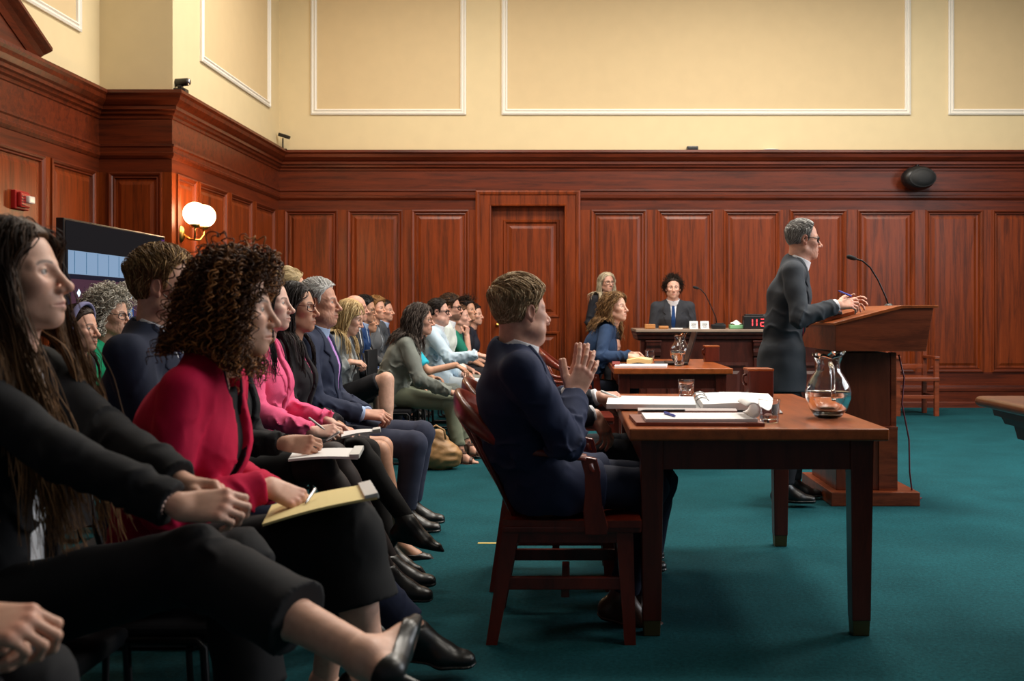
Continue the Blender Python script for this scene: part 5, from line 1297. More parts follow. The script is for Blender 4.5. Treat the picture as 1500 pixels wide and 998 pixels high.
page_stack('white_page', [(.72, 4.90, H1+.001), (.83, 4.90, H1+.001), (.85, 5.15, H1+.001), (.74, 5.16, H1+.001)], .016, M['paper'], 'stack of white pages beside the dark wooden box on the nearest table', 'papers')
# second table
z2 = H1+.001
page_stack('white_papers', [Q(900, 7.78, z2), Q(976, 7.78, z2), Q(978, 8.1, z2), Q(902, 8.1, z2)], .014, M['paper'], 'white papers at the front edge of the second table', 'papers')
page_stack('red_folder', [Q(897, 7.95, z2), Q(908, 7.95, z2), Q(908, 8.4, z2), Q(897, 8.4, z2)], .02, plain('red_card', srgb(120, 40, 36), .6, bump=(90, .05, .001)), 'red folder edge at the left of the second table', 'folder')
page_stack('yellow_pad', [Q(918, 8.3, z2+.002), Q(952, 8.3, z2+.002), Q(956, 8.62, z2+.002), Q(922, 8.62, z2+.002)], .035, M['paper_yellow'], 'yellow legal pad under the hands of the woman in blue', 'notepad', curl=.012)
page_stack('desk_blotter', [Q(960, 8.25, z2), Q(1008, 8.2, z2), Q(1008, 8.7, z2), Q(958, 8.75, z2)], .006, plain('dark_card', srgb(40, 38, 44), .6, bump=(90, .05, .001)), 'dark folder under the laptop screen on the second table', 'folder')
def laptop():
    c = Q(1001, 8.28, z2+.008); E = empty('laptop', c, 'dark laptop open on the second table, seen edge on', 'laptop')
    mb = MB(); mb.box((-.14, -.15, 0), (.02, .17, .014), .004); mb.build('keyboard_base', M['black_plastic'], E)
    mb = MB(); t = unit(V(.30, 0, 1)); mb.obox(V(.02, .01, .014)+t*.125, (.125, .16, .0055), t, V(0, 1, 0), unit(np.cross(t, V(0, 1, 0))), .003); mb.build('screen_lid', plain('dark_lid', srgb(44, 34, 32), .35, bump=(90, .02, .001)), E)
laptop()
# clerk desk things
zc = 1.011
def oncl(px, y): return V((px-PXC)*y/FPX, y, zc)
for i, (px, w, lb) in enumerate(((952, .055, 'pale wooden block at the left end of the clerk desk'), (972, .05, 'lower pale wooden block beside the left one on the clerk desk'))):
    mb = MB(); mb.box((-w, -.04, 0), (w, .04, .05 if i == 0 else .032), .006); mb.box((-w*.8, -.043, .008), (w*.8, -.04, .024), .001); tag(mb.build('wooden_block', plain('pale_wood', srgb(176, 120, 66), .5, bump=(40, .05, .002), var=.15), loc=oncl(px, 10.82)), lb, 'block')
page_stack('flat_papers', [oncl(983, 10.8), oncl(1000, 10.8), oncl(1000, 11.0), oncl(983, 11.0)], .008, M['paper'], 'white papers on the clerk desk before the young clerk', 'papers')
for px, lb in ((1016, 'white name card on the clerk desk, left of the two'), (1032, 'white name card on the clerk desk, nearer the microphone')):
    E = empty('name_card', oncl(px, 10.80), lb, 'card', 'white cards on the clerk desk')
    mb = MB(); mb.prism([(-.035, 0), (.035, 0), (.012, .083), (-.002, .083)], 0, -.045, .045, .004); mb.build('card', M['white_plastic'], E)
    mb = MB()
    for k, (a, b) in enumerate(((-.03, .03), (-.025, .028), (-.03, .02), (-.02, .02))): mb.quad([V(x, -.036+.033*z/.083-.0012, z) for x, z in ((a, .058-k*.013), (b, .058-k*.013), (b, .063-k*.013), (a, .063-k*.013))])
    mb.build('printed_lines', M['ink'], E, fix=False)
gooseneck('desk_microphone', oncl(1050, 10.9), [(0, 0, .05), (-.01, 0, .12), (-.07, 0, .26), (-.125, 0, .37), (-.17, 0, .42), (-.20, 0, .43)], 'thin gooseneck microphone on the clerk desk', 'box')
def tissue():
    E = empty('tissue_pack', oncl(1078, 10.85), 'green pack with white tissue on the clerk desk by the timer', 'tissues')
    mb = MB(); mb.box((-.07, -.05, 0), (.07, .05, .045), .01); mb.build('pack', plain('green_pack', srgb(120, 176, 130), .5, bump=(90, .05, .001)), E)
    mb = MB(); mb.sheet([[V(x, y, .045+.05*math.exp(-((x+.01)/.045)**2-(y/.03)**2)+.012*math.sin(60*x+40*y)) for y in np.linspace(-.045, .045, 8)] for x in np.linspace(-.06, .06, 10)]); mb.build('tissue', M['white_plastic'], E, True)
tissue()
def clock():
    E = empty('timer_clock', oncl(1107, 10.80), 'black timer with red glowing digits 11 2 on the clerk desk', 'clock')
    mb = MB(); mb.box((-.135, -.05, 0), (.135, .06, .14), .01); mb.box((-.115, -.02, .14), (.115, .05, .157), .006); mb.build('case', M['black_plastic'], E)
    RED = emit('led_red', (1.0, .05, .06, 1), 2.2); SEG = {'1': 'bc', '2': 'abged'}
    def digit(ch, cx, m):
        w, h, t, z0 = .022, .036, .0055, .032
        S_ = {'a': (cx, z0+2*h, w, 0), 'g': (cx, z0+h, w, 0), 'd': (cx, z0, w, 0), 'b': (cx+w, z0+1.5*h, h/2, 1), 'c': (cx+w, z0+.5*h, h/2, 1), 'f': (cx-w, z0+1.5*h, h/2, 1), 'e': (cx-w, z0+.5*h, h/2, 1)}
        for s in SEG[ch]:
            x, z, l, v = S_[s]; l -= .002
            m.box(*(((x-l, -.0535, z-t/1.3), (x+l, -.0505, z+t/1.3)) if not v else ((x-t/1.3, -.0535, z-l), (x+t/1.3, -.0505, z+l))))
    for ch, cx in (('1', -.065), ('1', -.02), ('2', .065)): m = MB(); digit(ch, cx, m); m.build('digit', RED, E)
clock()
def monitor():
    E = empty('desk_monitor', oncl(1215, 10.95), 'small flat monitor on the clerk desk behind the speaker', 'monitor')
    mb = MB(); mb.box((-.11, -.02, .02), (.11, .01, .17), .006); mb.build('bezel', M['black_plastic'], E)
    mb = MB(); mb.quad([V(-.1, -.0215, .03), V(.1, -.0215, .03), V(.1, -.0215, .16), V(-.1, -.0215, .16)]); mb.build('screen', emit('monitor_grey', srgb(70, 84, 80), .25), E)
    mb = MB(); mb.box((-.06, -.06, 0), (.06, .05, .012), .004); mb.box((-.02, -.01, .01), (.02, .01, .04), .003); mb.build('stand', M['black_plastic'], E)
monitor()
mb = MB(); mb.box((-.055, -.012, 0), (.055, .012, .0015)); tag(mb.build('floor_tape', M['tape'], loc=(-.425, 5.22, .0005)), 'short strip of yellow tape on the teal carpet behind the armchair', 'tape')
def bag():
    c = V(W(645, 660, 7.75)[0], 7.72, 0); E = empty('tan_bag', c, 'slouched tan leather bag on the floor beside the sandals', 'bag')
    f = field_for([Ell((0, 0, .14), (.17, .10, .17))], .008); f.add(Ell((0, 0, .10), (.17, .10, .115)), .05); f.add(Ell((-.02, 0, .19), (.09, .05, .11)), .05); X, Y, Z = f.ax[0][:, None, None], f.ax[1][None, :, None], f.ax[2][None, None, :]
    f.f = np.maximum(f.f, -Z+0*X).astype(np.float32); f.disp(lambda P: waves(P, 4, .07, .010, 5), .03); p, q = f.mesh(); link('bag_body', raw_mesh('bag_body', relax(p, q, 1), q), M['tan_leather'], E)
    mb = MB(); mb.tube([(-.08, -.05, .24), (-.07, -.06, .31), (-.02, -.06, .335), (.04, -.06, .30), (.05, -.05, .23)], .008, 8); mb.build('strap', M['tan_leather'], E, True)
bag()
# ------------------------------------------------------------------ the people in the room
def C(r, g, b): return fabric(srgb(r, g, b))
V_OPEN = [(-.056, .06), (.056, .06), (.0, -.36)]
LAPEL = [(-.088, .03), (-.062, .055), (-.002, -.37), (-.022, -.37), (-.108, -.145), (-.086, -.118), (-.118, -.09)]
WHITE = fabric(srgb(222, 222, 228), var=.04); PALEBLUE = fabric(srgb(168, 188, 222), var=.04)
def suit(c, tie=None, shirt=WHITE, **k):
    m = C(*c); d = dict(kind='jacket', mat=m, shirt=shirt, scollar=True, open=V_OPEN, lapel=LAPEL, fold=.006)
    if tie: d['tie'] = C(*tie)
    d.update(k); return d
def wjacket(c, shirt=(30, 30, 34), gap=.03, **k):
    d = dict(kind='jacket', mat=C(*c), shirt=C(*shirt), open=[(-.055, .06), (.055, .06), (gap, -.2), (gap, -.5), (-gap, -.5), (-gap, -.2)], lapel=[(-.085, .03), (-.055, .055), (-gap+.002, -.2), (-gap-.022, -.24), (-.10, -.13), (-.08, -.11), (-.105, -.085)], cuffs=False, fold=.006, sneck=.075, sneck_f=.03)
    d.update(k); return d
def tee(c, **k): d = dict(kind='tee', mat=C(*c), short=.72, neck=.068, neck_f=.02, off=.004, fold=.004); d.update(k); return d
def pants(c, **k): d = dict(kind='trousers', mat=C(*c), fold=.005); d.update(k); return d
def skirt(c, end=.92, **k): d = dict(kind='skirt', mat=C(*c), end=end); d.update(k); return d
FAIR, LIGHT, TAN, OLIVE, BROWN = (.66, .40, .30), (.60, .345, .245), (.52, .28, .18), (.46, .25, .155), (.30, .15, .09)
def short(c, c2=None, n=1600, **k): d = dict(style='short', c=srgb(*c), c2=None if c2 is None else srgb(*c2), n=n, len=.055, r=.0016); d.update(k); return d
def longh(c, c2=None, n=1500, ln=.45, **k): d = dict(style='long', c=srgb(*c), c2=None if c2 is None else srgb(*c2), n=n, len=ln, steps=20, r=.0017, thick=.018, amp=.004, wl=.13, fine=1, lift=.05, wander=.03, mess=.08, taper=.5); d.update(k); return d
BLACK = (24, 24, 27)
def sit_chair(sk, label, dz=0.0): audience_chair((sk['P0'][0]-.01, sk['P0'][1], 0), label)
GOLD_RIM, DARK_RIM = plain('thin_rim', srgb(120, 96, 70), .3, .7, bump=(80, .02, .001)), plain('dark_rim', srgb(24, 18, 16), .3, bump=(80, .02, .001))
# --- front row, nearest first
_, k0 = person('person cropped at the lower left corner, only clasped hands and black lap showing', headw=(-1.22, 1.50, 1.24), S=.97, fem=True, hh=.004, hd=.0022, hb=.009, tone=LIGHT, nail=(.75, .62, .6),
    top=wjacket(BLACK, slv=.9), bottom=pants(BLACK, w=1.1), shoe='pump', hair=longh((50, 34, 24), n=500, ln=.3), knR=W(215, 985, 1.42) if 0 else (205, 1010, 1.42), knL=(190, 985, 1.62),
    hR=dict(w=(-15, 935, 1.38), dir=(1, .12, -.10), up=(0, -.55, 1), pose='clasp', arm=.16), hL=dict(w=(-5, 948, 1.50), dir=(1, -.35, -.05), up=(0, .9, .6), pose='clasp'))
sit_chair(k0, 'black chair nearest the camera, at the lower left edge')
_, k1 = person('woman in black blazer with very long straight brown hair, nearest in the front row', head=(23, 404, 2.22), S=1.0, fem=True, pitch=-6, yaw=4, lean=0, slump=4, hh=.0022, hd=.0021, hb=.006, hs_=.003, tone=FAIR, look_z=.15, lip=(.45, .20, .17), eyeliner=.5,
    top=wjacket((22, 22, 25), shirt=(226, 224, 226), gap=.05, fold=.006, seed=4), bottom=pants((22, 22, 25), w=1.12, hem=.070, fold=.006, end=.62), shoe='pump', bare_feet=True, bare_legs=True, nail=(.80, .70, .70),
    hair=longh((46, 29, 19), (76, 52, 34), n=4600, ln=.60, steps=26, thick=.022, r=.0014, amp=.004, wl=.17, wander=.015, mess=.04, body_r=.09, front=1.4, groove=.0012, tip=srgb(132, 96, 62), face_x=.042, face_k=.25),
    knR=(345, 808, 2.10), anR=(536, 962, 1.93), footR=(.02, .97, .22), knL=(395, 815, 2.35), anL=(380, 1120, 2.3),
    hR=dict(w=(298, 764, 1.97), dir=(1, .16, .04), up=(-.05, -.75, .7), pose='clasp', arm=.17, el=(-.2, -.6, -.8)), hL=dict(w=(304, 735, 2.10), dir=(1, -.28, -.10), up=(.1, .55, .9), pose='clasp', el=(-.3, .5, -.8)))
sit_chair(k1, 'black chair under the woman with very long brown hair')
_, k2 = person('woman in bright magenta jacket with big curly brown hair, writing on a yellow pad', head=(344, 451, 2.66), S=1.0, fem=True, yaw=8, pitch=3, lean=9, slump=10, hh=.0024, hd=.0022, hb=.006, tone=FAIR,
    top=wjacket((180, 12, 60), shirt=(20, 20, 24), gap=.035, fold=.0055, seed=9, lapel=None, collar=False, slv=.88, trim=[[(-.035, -.6), (-.033, -.2), (-.056, .05), (-.066, .05), (-.047, -.2), (-.047, -.6)], [(.035, -.6), (.033, -.2), (.056, .05), (.066, .05), (.047, -.2), (.047, -.6)][::-1]], trim_mat=C(40, 12, 30), cuff_w=.012),
    bottom=skirt((20, 20, 22), 1.50, hem=.10), shoe='pump', bare_feet=True, bare_legs=True,
    hair=dict(style='curly', c=srgb(74, 44, 26), c2=srgb(176, 120, 70), n=2800, len=.18, amp=.0085, wl=.034, steps=11, fine=4, r=.0020, thick=.036, backthin=.6, lift=.16, grav=.36, taper=.45, mess=.3, wander=.12, seed=5, face_x=.062, face_k=.3),
    knR=(548, 775, 2.62), anR=(548, 985, 2.58), footR=(.95, .1, -.45), knL=(505, 790, 2.85), anL=(475, 1000, 2.9),
    hR=dict(w=(392, 712, 2.58), dir=(.9, .12, -.42), up=(-.25, -.45, .85), pose='pen', el=(-.35, -.4, -.8)), hL=dict(w=(402, 722, 2.78), dir=(1, -.1, -.12), up=(0, .3, 1), pose='rest', el=(-.3, .5, -.8)))
sit_chair(k2, 'black chair under the woman in the magenta jacket')
_, k3 = person('young man with light brown hair in dark navy suit, behind the curly-haired woman', head=(242, 420, 3.34), S=1.06, yaw=10, lean=-3, slump=5, hh=.0025, hb=.007, tone=LIGHT, shw=.185,
    top=suit((30, 36, 54), tie=(40, 44, 70), seed=6), bottom=pants((34, 40, 62)), shoe='oxford', hair=short((112, 82, 50), (206, 168, 116), n=2600, thick=.026, len=.075, mess=.25, comb=(.35, -.6, .1)),
    knR=(600, 770, 3.30), anR=(622, 938, 3.30), footR=(1, -.12, -.06), knL=(520, 760, 3.62), anL=(520, 905, 3.6))
sit_chair(k3, 'black chair under the young man in dark navy')
_, k4 = person('person in black sleeve and sheer black tights writing on a white notepad', head=(346, 462, 3.88), S=.98, fem=True, lean=4, hh=.004, hd=.003, hb=.008, tone=LIGHT,
    top=wjacket((22, 22, 25), shirt=(20, 20, 22), seed=2), bottom=skirt((22, 22, 24), .84, tights=fabric(srgb(44, 36, 36), rough=.6, var=.2)), shoe='oxford', hair=longh((36, 26, 20), n=700, ln=.3),
    knR=(548, 668, 3.66), anR=(585, 868, 3.75), footR=(1, -.1, -.10), knL=(560, 655, 3.86), anL=(585, 850, 3.92),
    hR=dict(w=(418, 650, 3.55), dir=(1, .10, -.05), up=(.0, -.85, .5), pose='pen', el=(-.4, -.4, -.8), arm=.15), hL=dict(w=(420, 655, 3.85), dir=(1, -.2, -.15), up=(0, .3, 1), pose='rest'))
sit_chair(k4, 'black chair behind the magenta jacket, under the person in black')
_, k5 = person('woman with straight dark hair in bright pink jacket, writing on a small notebook', head=(393, 444, 4.55), S=.98, fem=True, lean=0, slump=4, hh=.003, hd=.003, hb=.008, tone=(.70, .46, .37), yaw=2,
    top=wjacket((238, 98, 142), shirt=(24, 22, 26), gap=.02, seed=12, fold=.008), bottom=skirt((22, 22, 24), .92, tights=fabric(srgb(18, 17, 18))), shoe='boot', hair=longh((20, 16, 16), n=1400, ln=.36, thick=.014, face_x=.045, face_k=.3),
    knR=(585, 655, 4.42), anR=(600, 768, 4.38), footR=(1, -.12, -.22), knL=(560, 660, 4.62), anL=(575, 828, 4.45), footL=(1, -.1, -.08),
    hR=dict(w=(458, 634, 4.28), dir=(1, .15, .08), up=(0, -.7, .7), pose='pen', el=(-.4, -.4, -.8), arm=.15), hL=dict(w=(482, 618, 4.62), dir=(1, -.15, -.35), up=(0, .2, 1), pose='relaxed'))
sit_chair(k5, 'black chair under the woman in the pink jacket')
_, k6 = person('woman with red-brown glasses and dark hair in bare knees, between pink jacket and grey-haired man', head=(433, 450, 4.98), S=.97, fem=True, lean=-2, hh=.003, hb=.009, tone=TAN, glasses=dict(mat=plain('red_rim', srgb(80, 30, 24), .35, bump=(80, .02, .001)), r=.0024),
    top=wjacket((28, 26, 30), shirt=(206, 90, 130)), bottom=skirt((30, 28, 32), .86), bare_legs=True, bare_feet=True, shoe='pump', hair=longh((34, 26, 24), (90, 84, 82), n=1200, ln=.36, thick=.016, face_x=.022),
    knR=(572, 662, 4.86), anR=(585, 800, 4.9), knL=(560, 655, 5.1), anL=(560, 790, 5.1))
sit_chair(k6, 'black chair under the woman with bare knees and glasses')
_, k7 = person('grey-haired man in navy suit with lilac tie, hands clasped on his lap', head=(468, 443, 5.36), S=1.04, lean=-6, slump=4, hh=.003, hd=.0035, hb=.008, tone=(.55, .29, .20), wrinkle=1.0, face_fat=.006, brow=(.16, .13, .11),
    top=suit((40, 46, 66), tie=(176, 130, 196), shirt=PALEBLUE, seed=7), bottom=pants((44, 48, 66)), shoe='oxford', hair=short((196, 194, 191), (246, 244, 240), n=1500, thick=.018, comb=(-.4, .75, .05)),
    knR=(606, 652, 5.26), anR=(592, 752, 5.28), knL=(625, 636, 5.5), anL=(600, 740, 5.5),
    hR=dict(w=(532, 607, 5.25), dir=(1, .18, -.05), up=(0, -.5, .9), pose='clasp'), hL=dict(w=(538, 607, 5.42), dir=(1, -.3, -.1), up=(0, .6, .8), pose='clasp'))
sit_chair(k7, 'black chair under the grey-haired man in navy')
# --- second row, left
_, k8 = person('young woman with a lavender headband and dark top, left second row', head=(117, 481, 5.45), S=.92, fem=True, yaw=-8, pz=.50, hh=.003, hb=.009, tone=(.60, .33, .235),
    top=tee((26, 25, 28), short=.55, neck=.085, neck_f=.05), bare_arms=True, bottom=pants((30, 30, 34)), shoe='pump', hair=longh((42, 26, 18), n=1000, ln=.40, thick=.014, back=True))
sit_chair(k8, 'black chair under the young woman with the lavender headband')
E8 = PEOPLE[-1][0]
def headband(E, sk, mat):
    mb = MB(); rows = []; R_, C_ = sk['R'], sk['C']
    for i in range(25):
        a = math.radians(-112+224*i/24); s = math.sin(a); c = math.cos(a); rows.append([])
        for k in range(11):
            b = 2*PI*k/10; o = .016+.011*math.cos(b); x = .012+.030*c*.6+.021*math.sin(b)*(1-.35*abs(a)/2)
            p = V(x, (.076+o)*s, .026+(.090+o)*c); rows[-1].append(R_@p+C_-sk['root'])
    mb.sheet(rows); mb.build('headband', mat, E, True)
headband(E8, k8, C(108, 106, 138))
_, k9 = person('woman with curly silver hair and glasses in green top, left second row', head=(163, 461, 5.85), S=.96, fem=True, yaw=-3, pz=.52, pitch=4, hh=.003, hb=.009, tone=LIGHT, wrinkle=1.0, glasses=dict(mat=DARK_RIM, r=.0024),
    top=tee((10, 128, 88)), bare_arms=True, bottom=pants((40, 40, 48)), shoe='oxford', hair=dict(style='curly', c=srgb(160, 152, 138), c2=srgb(226, 220, 208), n=1300, len=.13, amp=.010, wl=.036, steps=9, fine=4, r=.0024, thick=.042, lift=.5, grav=.3, taper=.4, mess=.3, wander=.12))
sit_chair(k9, 'black chair under the silver-haired woman in green')
_, k10 = person('person with a blond hair bun, mostly hidden behind the dark-haired women', head=(427, 423, 6.6), S=1.0, fem=True, yaw=25, hh=.005, hb=.012, tone=LIGHT, top=tee((60, 62, 70)), bottom=pants((40, 40, 46)), shoe='oxford', hair=dict(style='short', c=srgb(190, 166, 124), c2=srgb(226, 208, 170), n=500, thick=.02, buns=[((-.03, 0, .115), (.05, .05, .035))], line='f'))
sit_chair(k10, 'black chair under the person with the blond bun')
# --- second row, far group
_, k11 = person('blond woman in light grey blazer and black skirt with crossed bare legs, looking down', head=(513, 464, 7.45), S=.98, fem=True, pitch=22, lean=2, slump=6, hh=.0042, hb=.009, tone=FAIR, top=wjacket((134, 138, 138), shirt=(24, 24, 28), gap=.035, fold=.008), bottom=skirt((26, 26, 30), .88), bare_legs=True, bare_feet=True, shoe='pump', hair=longh((176, 146, 100), (226, 202, 156), n=900, ln=.36, r=.0024, thick=.016, face_x=.03),
    knR=(566, 556, 7.25), anR=(568, 632, 7.2), knL=(555, 572, 7.5), anL=(560, 650, 7.5), hR=dict(w=(512, 530, 7.3), dir=(1, .3, -.1), up=(0, -.3, 1), pose='clasp'), hL=dict(w=(516, 530, 7.5), dir=(1, -.4, -.1), up=(0, .4, 1), pose='clasp'))
sit_chair(k11, 'black chair under the blond woman in grey')
FAR = dict(hh=.005, hb=.012, hd=.005)
def far(label, head, clabel, **k):
    d = dict(FAR); d.update(k); _, s = person(label, head=head, **d); sit_chair(s, clabel); return s
far('bald man behind the blond woman in grey', (522, 452, 9.1), 'black chair under the bald man', tone=(.60, .33, .24), top=suit((52, 54, 62)), bottom=pants((40, 42, 50)), shoe='oxford', hair=dict(style='bald', c=srgb(120, 110, 100), n=300, len=.02, thick=.006), wrinkle=1.0)
far('man with black hair and thin glasses in bright blue suit', (535, 453, 9.7), 'black chair under the man in bright blue', tone=TAN, top=suit((30, 56, 100), shirt=PALEBLUE), bottom=pants((28, 50, 90)), shoe='oxford', hair=short((18, 16, 16), n=600, r=.003, thick=.022), glasses=dict(mat=GOLD_RIM, r=.0022), pitch=8)
far('dark-haired woman in white collar and black, low behind the blue suit', (538, 470, 10.4), 'black chair under the low dark-haired woman', fem=True, S=.9, pz=.45, tone=TAN, top=wjacket((28, 28, 32), shirt=(226, 226, 226), gap=.05), bottom=pants((30, 30, 34)), shoe='pump', hair=dict(style='short', c=srgb(26, 20, 18), n=400, r=.003, thick=.02, line='f'))
far('smiling woman with upswept sandy hair in dark grey jacket', (552, 452, 11.0), 'black chair under the smiling sandy-haired woman', fem=True, yaw=-22, tone=(.62, .34, .24), top=wjacket((86, 88, 92), shirt=(190, 200, 215), gap=.05), bottom=pants((50, 50, 56)), shoe='pump', hair=dict(style='short', c=srgb(140, 98, 56), c2=srgb(196, 156, 100), n=500, r=.003, thick=.03, len=.08, mess=.3, line='f'))
far('dark-haired man in dark suit with pale collar, farthest in the second row', (564, 455, 11.7), 'black chair under the farthest man of the second row', yaw=-14, tone=(.58, .32, .23), top=suit((62, 66, 72), tie=(28, 34, 52), shirt=PALEBLUE), bottom=pants((40, 42, 50)), shoe='oxford', hair=short((40, 28, 22), n=500, r=.003))
# --- front row, far group
_, k17 = person('woman with grey-brown hair and glasses in long grey-green cardigan, olive trousers', head=(616, 468, 8.15), S=1.03, fem=True, lean=16, slump=12, pitch=3, hh=.0036, hb=.008, tone=(.60, .33, .24), wrinkle=1.0, glasses=dict(mat=GOLD_RIM, r=.0018),
    top=dict(kind='cardigan', mat=C(118, 122, 116), shirt=C(214, 200, 196), open=[(-.06, .06), (.06, .06), (.05, -.5), (-.05, -.5)], fold=.010, off=.012, tail=.20, flare=1.12, sneck=.07), bottom=pants((116, 122, 104), w=.95, hem=.05, fold=.006, end=.86), shoe='sandal', shoe_mat=M['brown_leather'], bare_feet=True, bare_legs=True,
    hair=longh((66, 56, 52), (120, 108, 100), n=1500, ln=.25, r=.0024, thick=.026, steps=14, amp=.007, wl=.09, body_r=.07, face_x=.028, face_k=.6), knR=(700, 594, 8.0), anR=(674, 664, 8.0), footR=(1, -.06, -.06), knL=(695, 590, 8.28), anL=(684, 652, 8.28), footL=(1, -.06, -.06), hR=dict(w=(662, 576, 7.92), dir=(1, .3, .0), up=(0, -.2, 1), pose='relaxed', el=(-.5, -.3, -.7)))
sit_chair(k17, 'black sled-base chair with the tan bag, under the cardigan woman')
far('person in turquoise shirt hidden behind the cardigan woman, bare forearm on lap', (611, 474, 8.85), 'black chair under the person in turquoise', fem=True, S=.94, tone=TAN, top=tee((40, 168, 190), short=.8), bare_arms=True, bottom=pants((92, 96, 92)), shoe='sandal', bare_feet=True, hair=dict(style='short', c=srgb(60, 50, 46), n=300, r=.003, thick=.015, line='f'), hR=dict(w=(668, 535, 8.7), dir=(1, .1, -.5), up=(.3, -.2, 1), pose='relaxed'))
far('man with short dark hair and dark-rimmed glasses in pale blue jacket', (643, 457, 9.45), 'black chair under the man in pale blue', hh=.0042, hb=.010, lean=-6, face_fat=.012, tone=(.62, .36, .28), top=suit((176, 194, 208), shirt=WHITE, lapel=None, collar=False, scollar=True, fold=.009), bottom=pants((186, 196, 204)), shoe='oxford', hair=short((40, 32, 28), n=700, r=.0028, thick=.014), glasses=dict(mat=DARK_RIM, r=.0045), hR=dict(w=(700, 520, 9.2), dir=(1, .2, -.2), up=(0, -.2, 1)))
far('bearded man in dark-rimmed glasses and cream jacket behind the pale blue one', (661, 451, 10.0), 'black chair under the bearded man', hh=.0042, hb=.010, tone=(.58, .31, .22), beard=.8, beard_c=(.07, .035, .02), top=suit((206, 212, 206), shirt=WHITE, lapel=None, collar=False, scollar=True), bottom=pants((120, 116, 108)), shoe='oxford', hair=short((58, 40, 28), (110, 78, 50), n=700, r=.003, thick=.03), glasses=dict(mat=DARK_RIM, r=.0045))
far('woman in green top resting her chin on her hand', (674, 464, 10.7), 'black chair under the woman with chin on hand', fem=True, pz=.50, tone=(.62, .36, .28), top=tee((26, 106, 88)), bare_arms=True, bottom=pants((60, 66, 62)), shoe='pump', bare_feet=True, hair=dict(style='short', c=srgb(84, 56, 38), n=400, r=.003, thick=.016, line='f'), hR=dict(w=(684, 492, 10.55), dir=(.1, .05, 1), up=(.9, -.4, 0), pose='fist', el=(.2, -.2, -1)))
far('woman with short black wavy hair in black top, at the end of the row', (685, 455, 11.3), 'black chair under the woman with black wavy hair', fem=True, yaw=-28, pitch=-5, tone=TAN, top=tee((24, 25, 34), short=.9), bottom=pants((30, 30, 36)), shoe='pump', hair=dict(style='curly', c=srgb(28, 20, 18), c2=srgb(90, 58, 38), n=600, len=.09, amp=.008, wl=.05, steps=8, r=.0034, thick=.03, lift=.6, grav=.2))
far('fair-faced person half hidden at the very end of the far row', (695, 461, 11.95), 'black chair at the very end of the far row', fem=True, yaw=-20, tone=(.60, .34, .25), top=tee((32, 34, 46), short=.9), bottom=pants((30, 30, 36)), shoe='pump', hair=dict(style='short', c=srgb(40, 28, 24), n=300, r=.003, thick=.02, line='f'))
# --- counsel tables
_, b1 = person('man with sandy hair in navy suit, fingertips pressed together, nearest table', head=(764, 456, 3.64), S=1.05, hs=1.08, heading=10, yaw=24, pitch=-2, lean=-26, slump=20, tilt=15, pz=.565, neckl=.046, hh=.0025, hd=.0021, hb=.0055, tone=(.62, .35, .26), shw=.185, build=1.06, arm=.95, face_fat=.006,
    top=suit((30, 38, 64), shirt=WHITE, fold=.008, seed=15, lap=.5), bottom=pants((24, 30, 50), fold=.006), shoe='oxford', shoe_mat=M['brown_leather'], hair=short((158, 128, 94), (232, 206, 168), n=2800, thick=.022, len=.065, mess=.42, comb=(.5, -.5, .1)),
    knR=(950, 715, 3.82), anR=(912, 876, 3.86), footR=(.98, .02, -.28), knL=(975, 705, 4.1), anL=(935, 880, 4.15), footL=(1, .1, -.05),
    hR=dict(w=(842, 580, 3.72), dir=(.36, .12, .92), up=(.25, -1, .1), pose='steeple', el=(-.30, -.92, -.32)), hL=dict(w=(838, 577, 3.88), dir=(.34, -.10, .92), up=(.2, 1, .05), pose='steeple', el=(.1, .5, -1)))
arm_chair((b1['P0'][0]+.09, 3.86, 0), 'wooden armchair nearest the camera, holding the man with steepled hands')
_, b2 = person('man in dark suit writing, mostly hidden behind the man with steepled hands', head=(766, 462, 4.55), S=1.0, heading=4, lean=-16, slump=18, pz=.56, hh=.004, hd=.003, hb=.008, tone=(.52, .28, .20), top=suit((30, 32, 42), tie=(30, 34, 50), seed=5), bottom=pants((28, 30, 38)), shoe='oxford', hair=short((50, 40, 34), n=600, r=.0025),
    knR=(965, 665, 4.58), knL=(965, 655, 4.85), anR=(915, 806, 4.6), anL=(915, 790, 4.85), hR=dict(w=(870, 606, 4.42), dir=(.50, -.05, -.8), up=(.6, -.6, .4), pose='relaxed', arm=.15, el=(-.4, -.3, -.8)), hL=dict(w=(876, 581, 4.70), dir=(1, -.1, .02), up=(-.05, -.4, .9), pose='pen', arm=.15, el=(-.4, .3, -.8)))
arm_chair((b2['P0'][0]+.15, b2['P0'][1], 0), 'wooden armchair behind the man with steepled hands, under the man writing')
arm_chair((.02, 7.45, 0), 'empty-backed wooden armchair at the near corner of the second counsel table')
_, b3 = person('woman with wavy light brown hair in blue blazer at the second table', head=(902, 450, 8.75), S=.98, fem=True, heading=-6, yaw=-24, pitch=-3, lean=20, slump=8, pz=.56, hh=.0036, hd=.0036, hb=.008, tone=FAIR,
    top=wjacket((34, 54, 84), shirt=(120, 136, 170), gap=.02, fold=.009, seed=21), bottom=pants((26, 30, 44)), shoe='pump', hair=longh((112, 82, 52), (176, 136, 90), n=1300, ln=.25, r=.0024, thick=.026, steps=14, amp=.010, wl=.075, wander=.06, body_r=.08, face_x=.005),
    hR=dict(w=(921, 522, 8.50), dir=(1, .2, -.02), up=(0, -.5, .9), pose='clasp', el=(-.3, -.6, -.7)), hL=dict(w=(924, 519, 8.70), dir=(1, -.4, .0), up=(0, .5, .9), pose='clasp', el=(-.3, .5, -.8)))
arm_chair((b3['P0'][0]+.02, b3['P0'][1], 0), 'wooden armchair under the woman in blue at the second table')
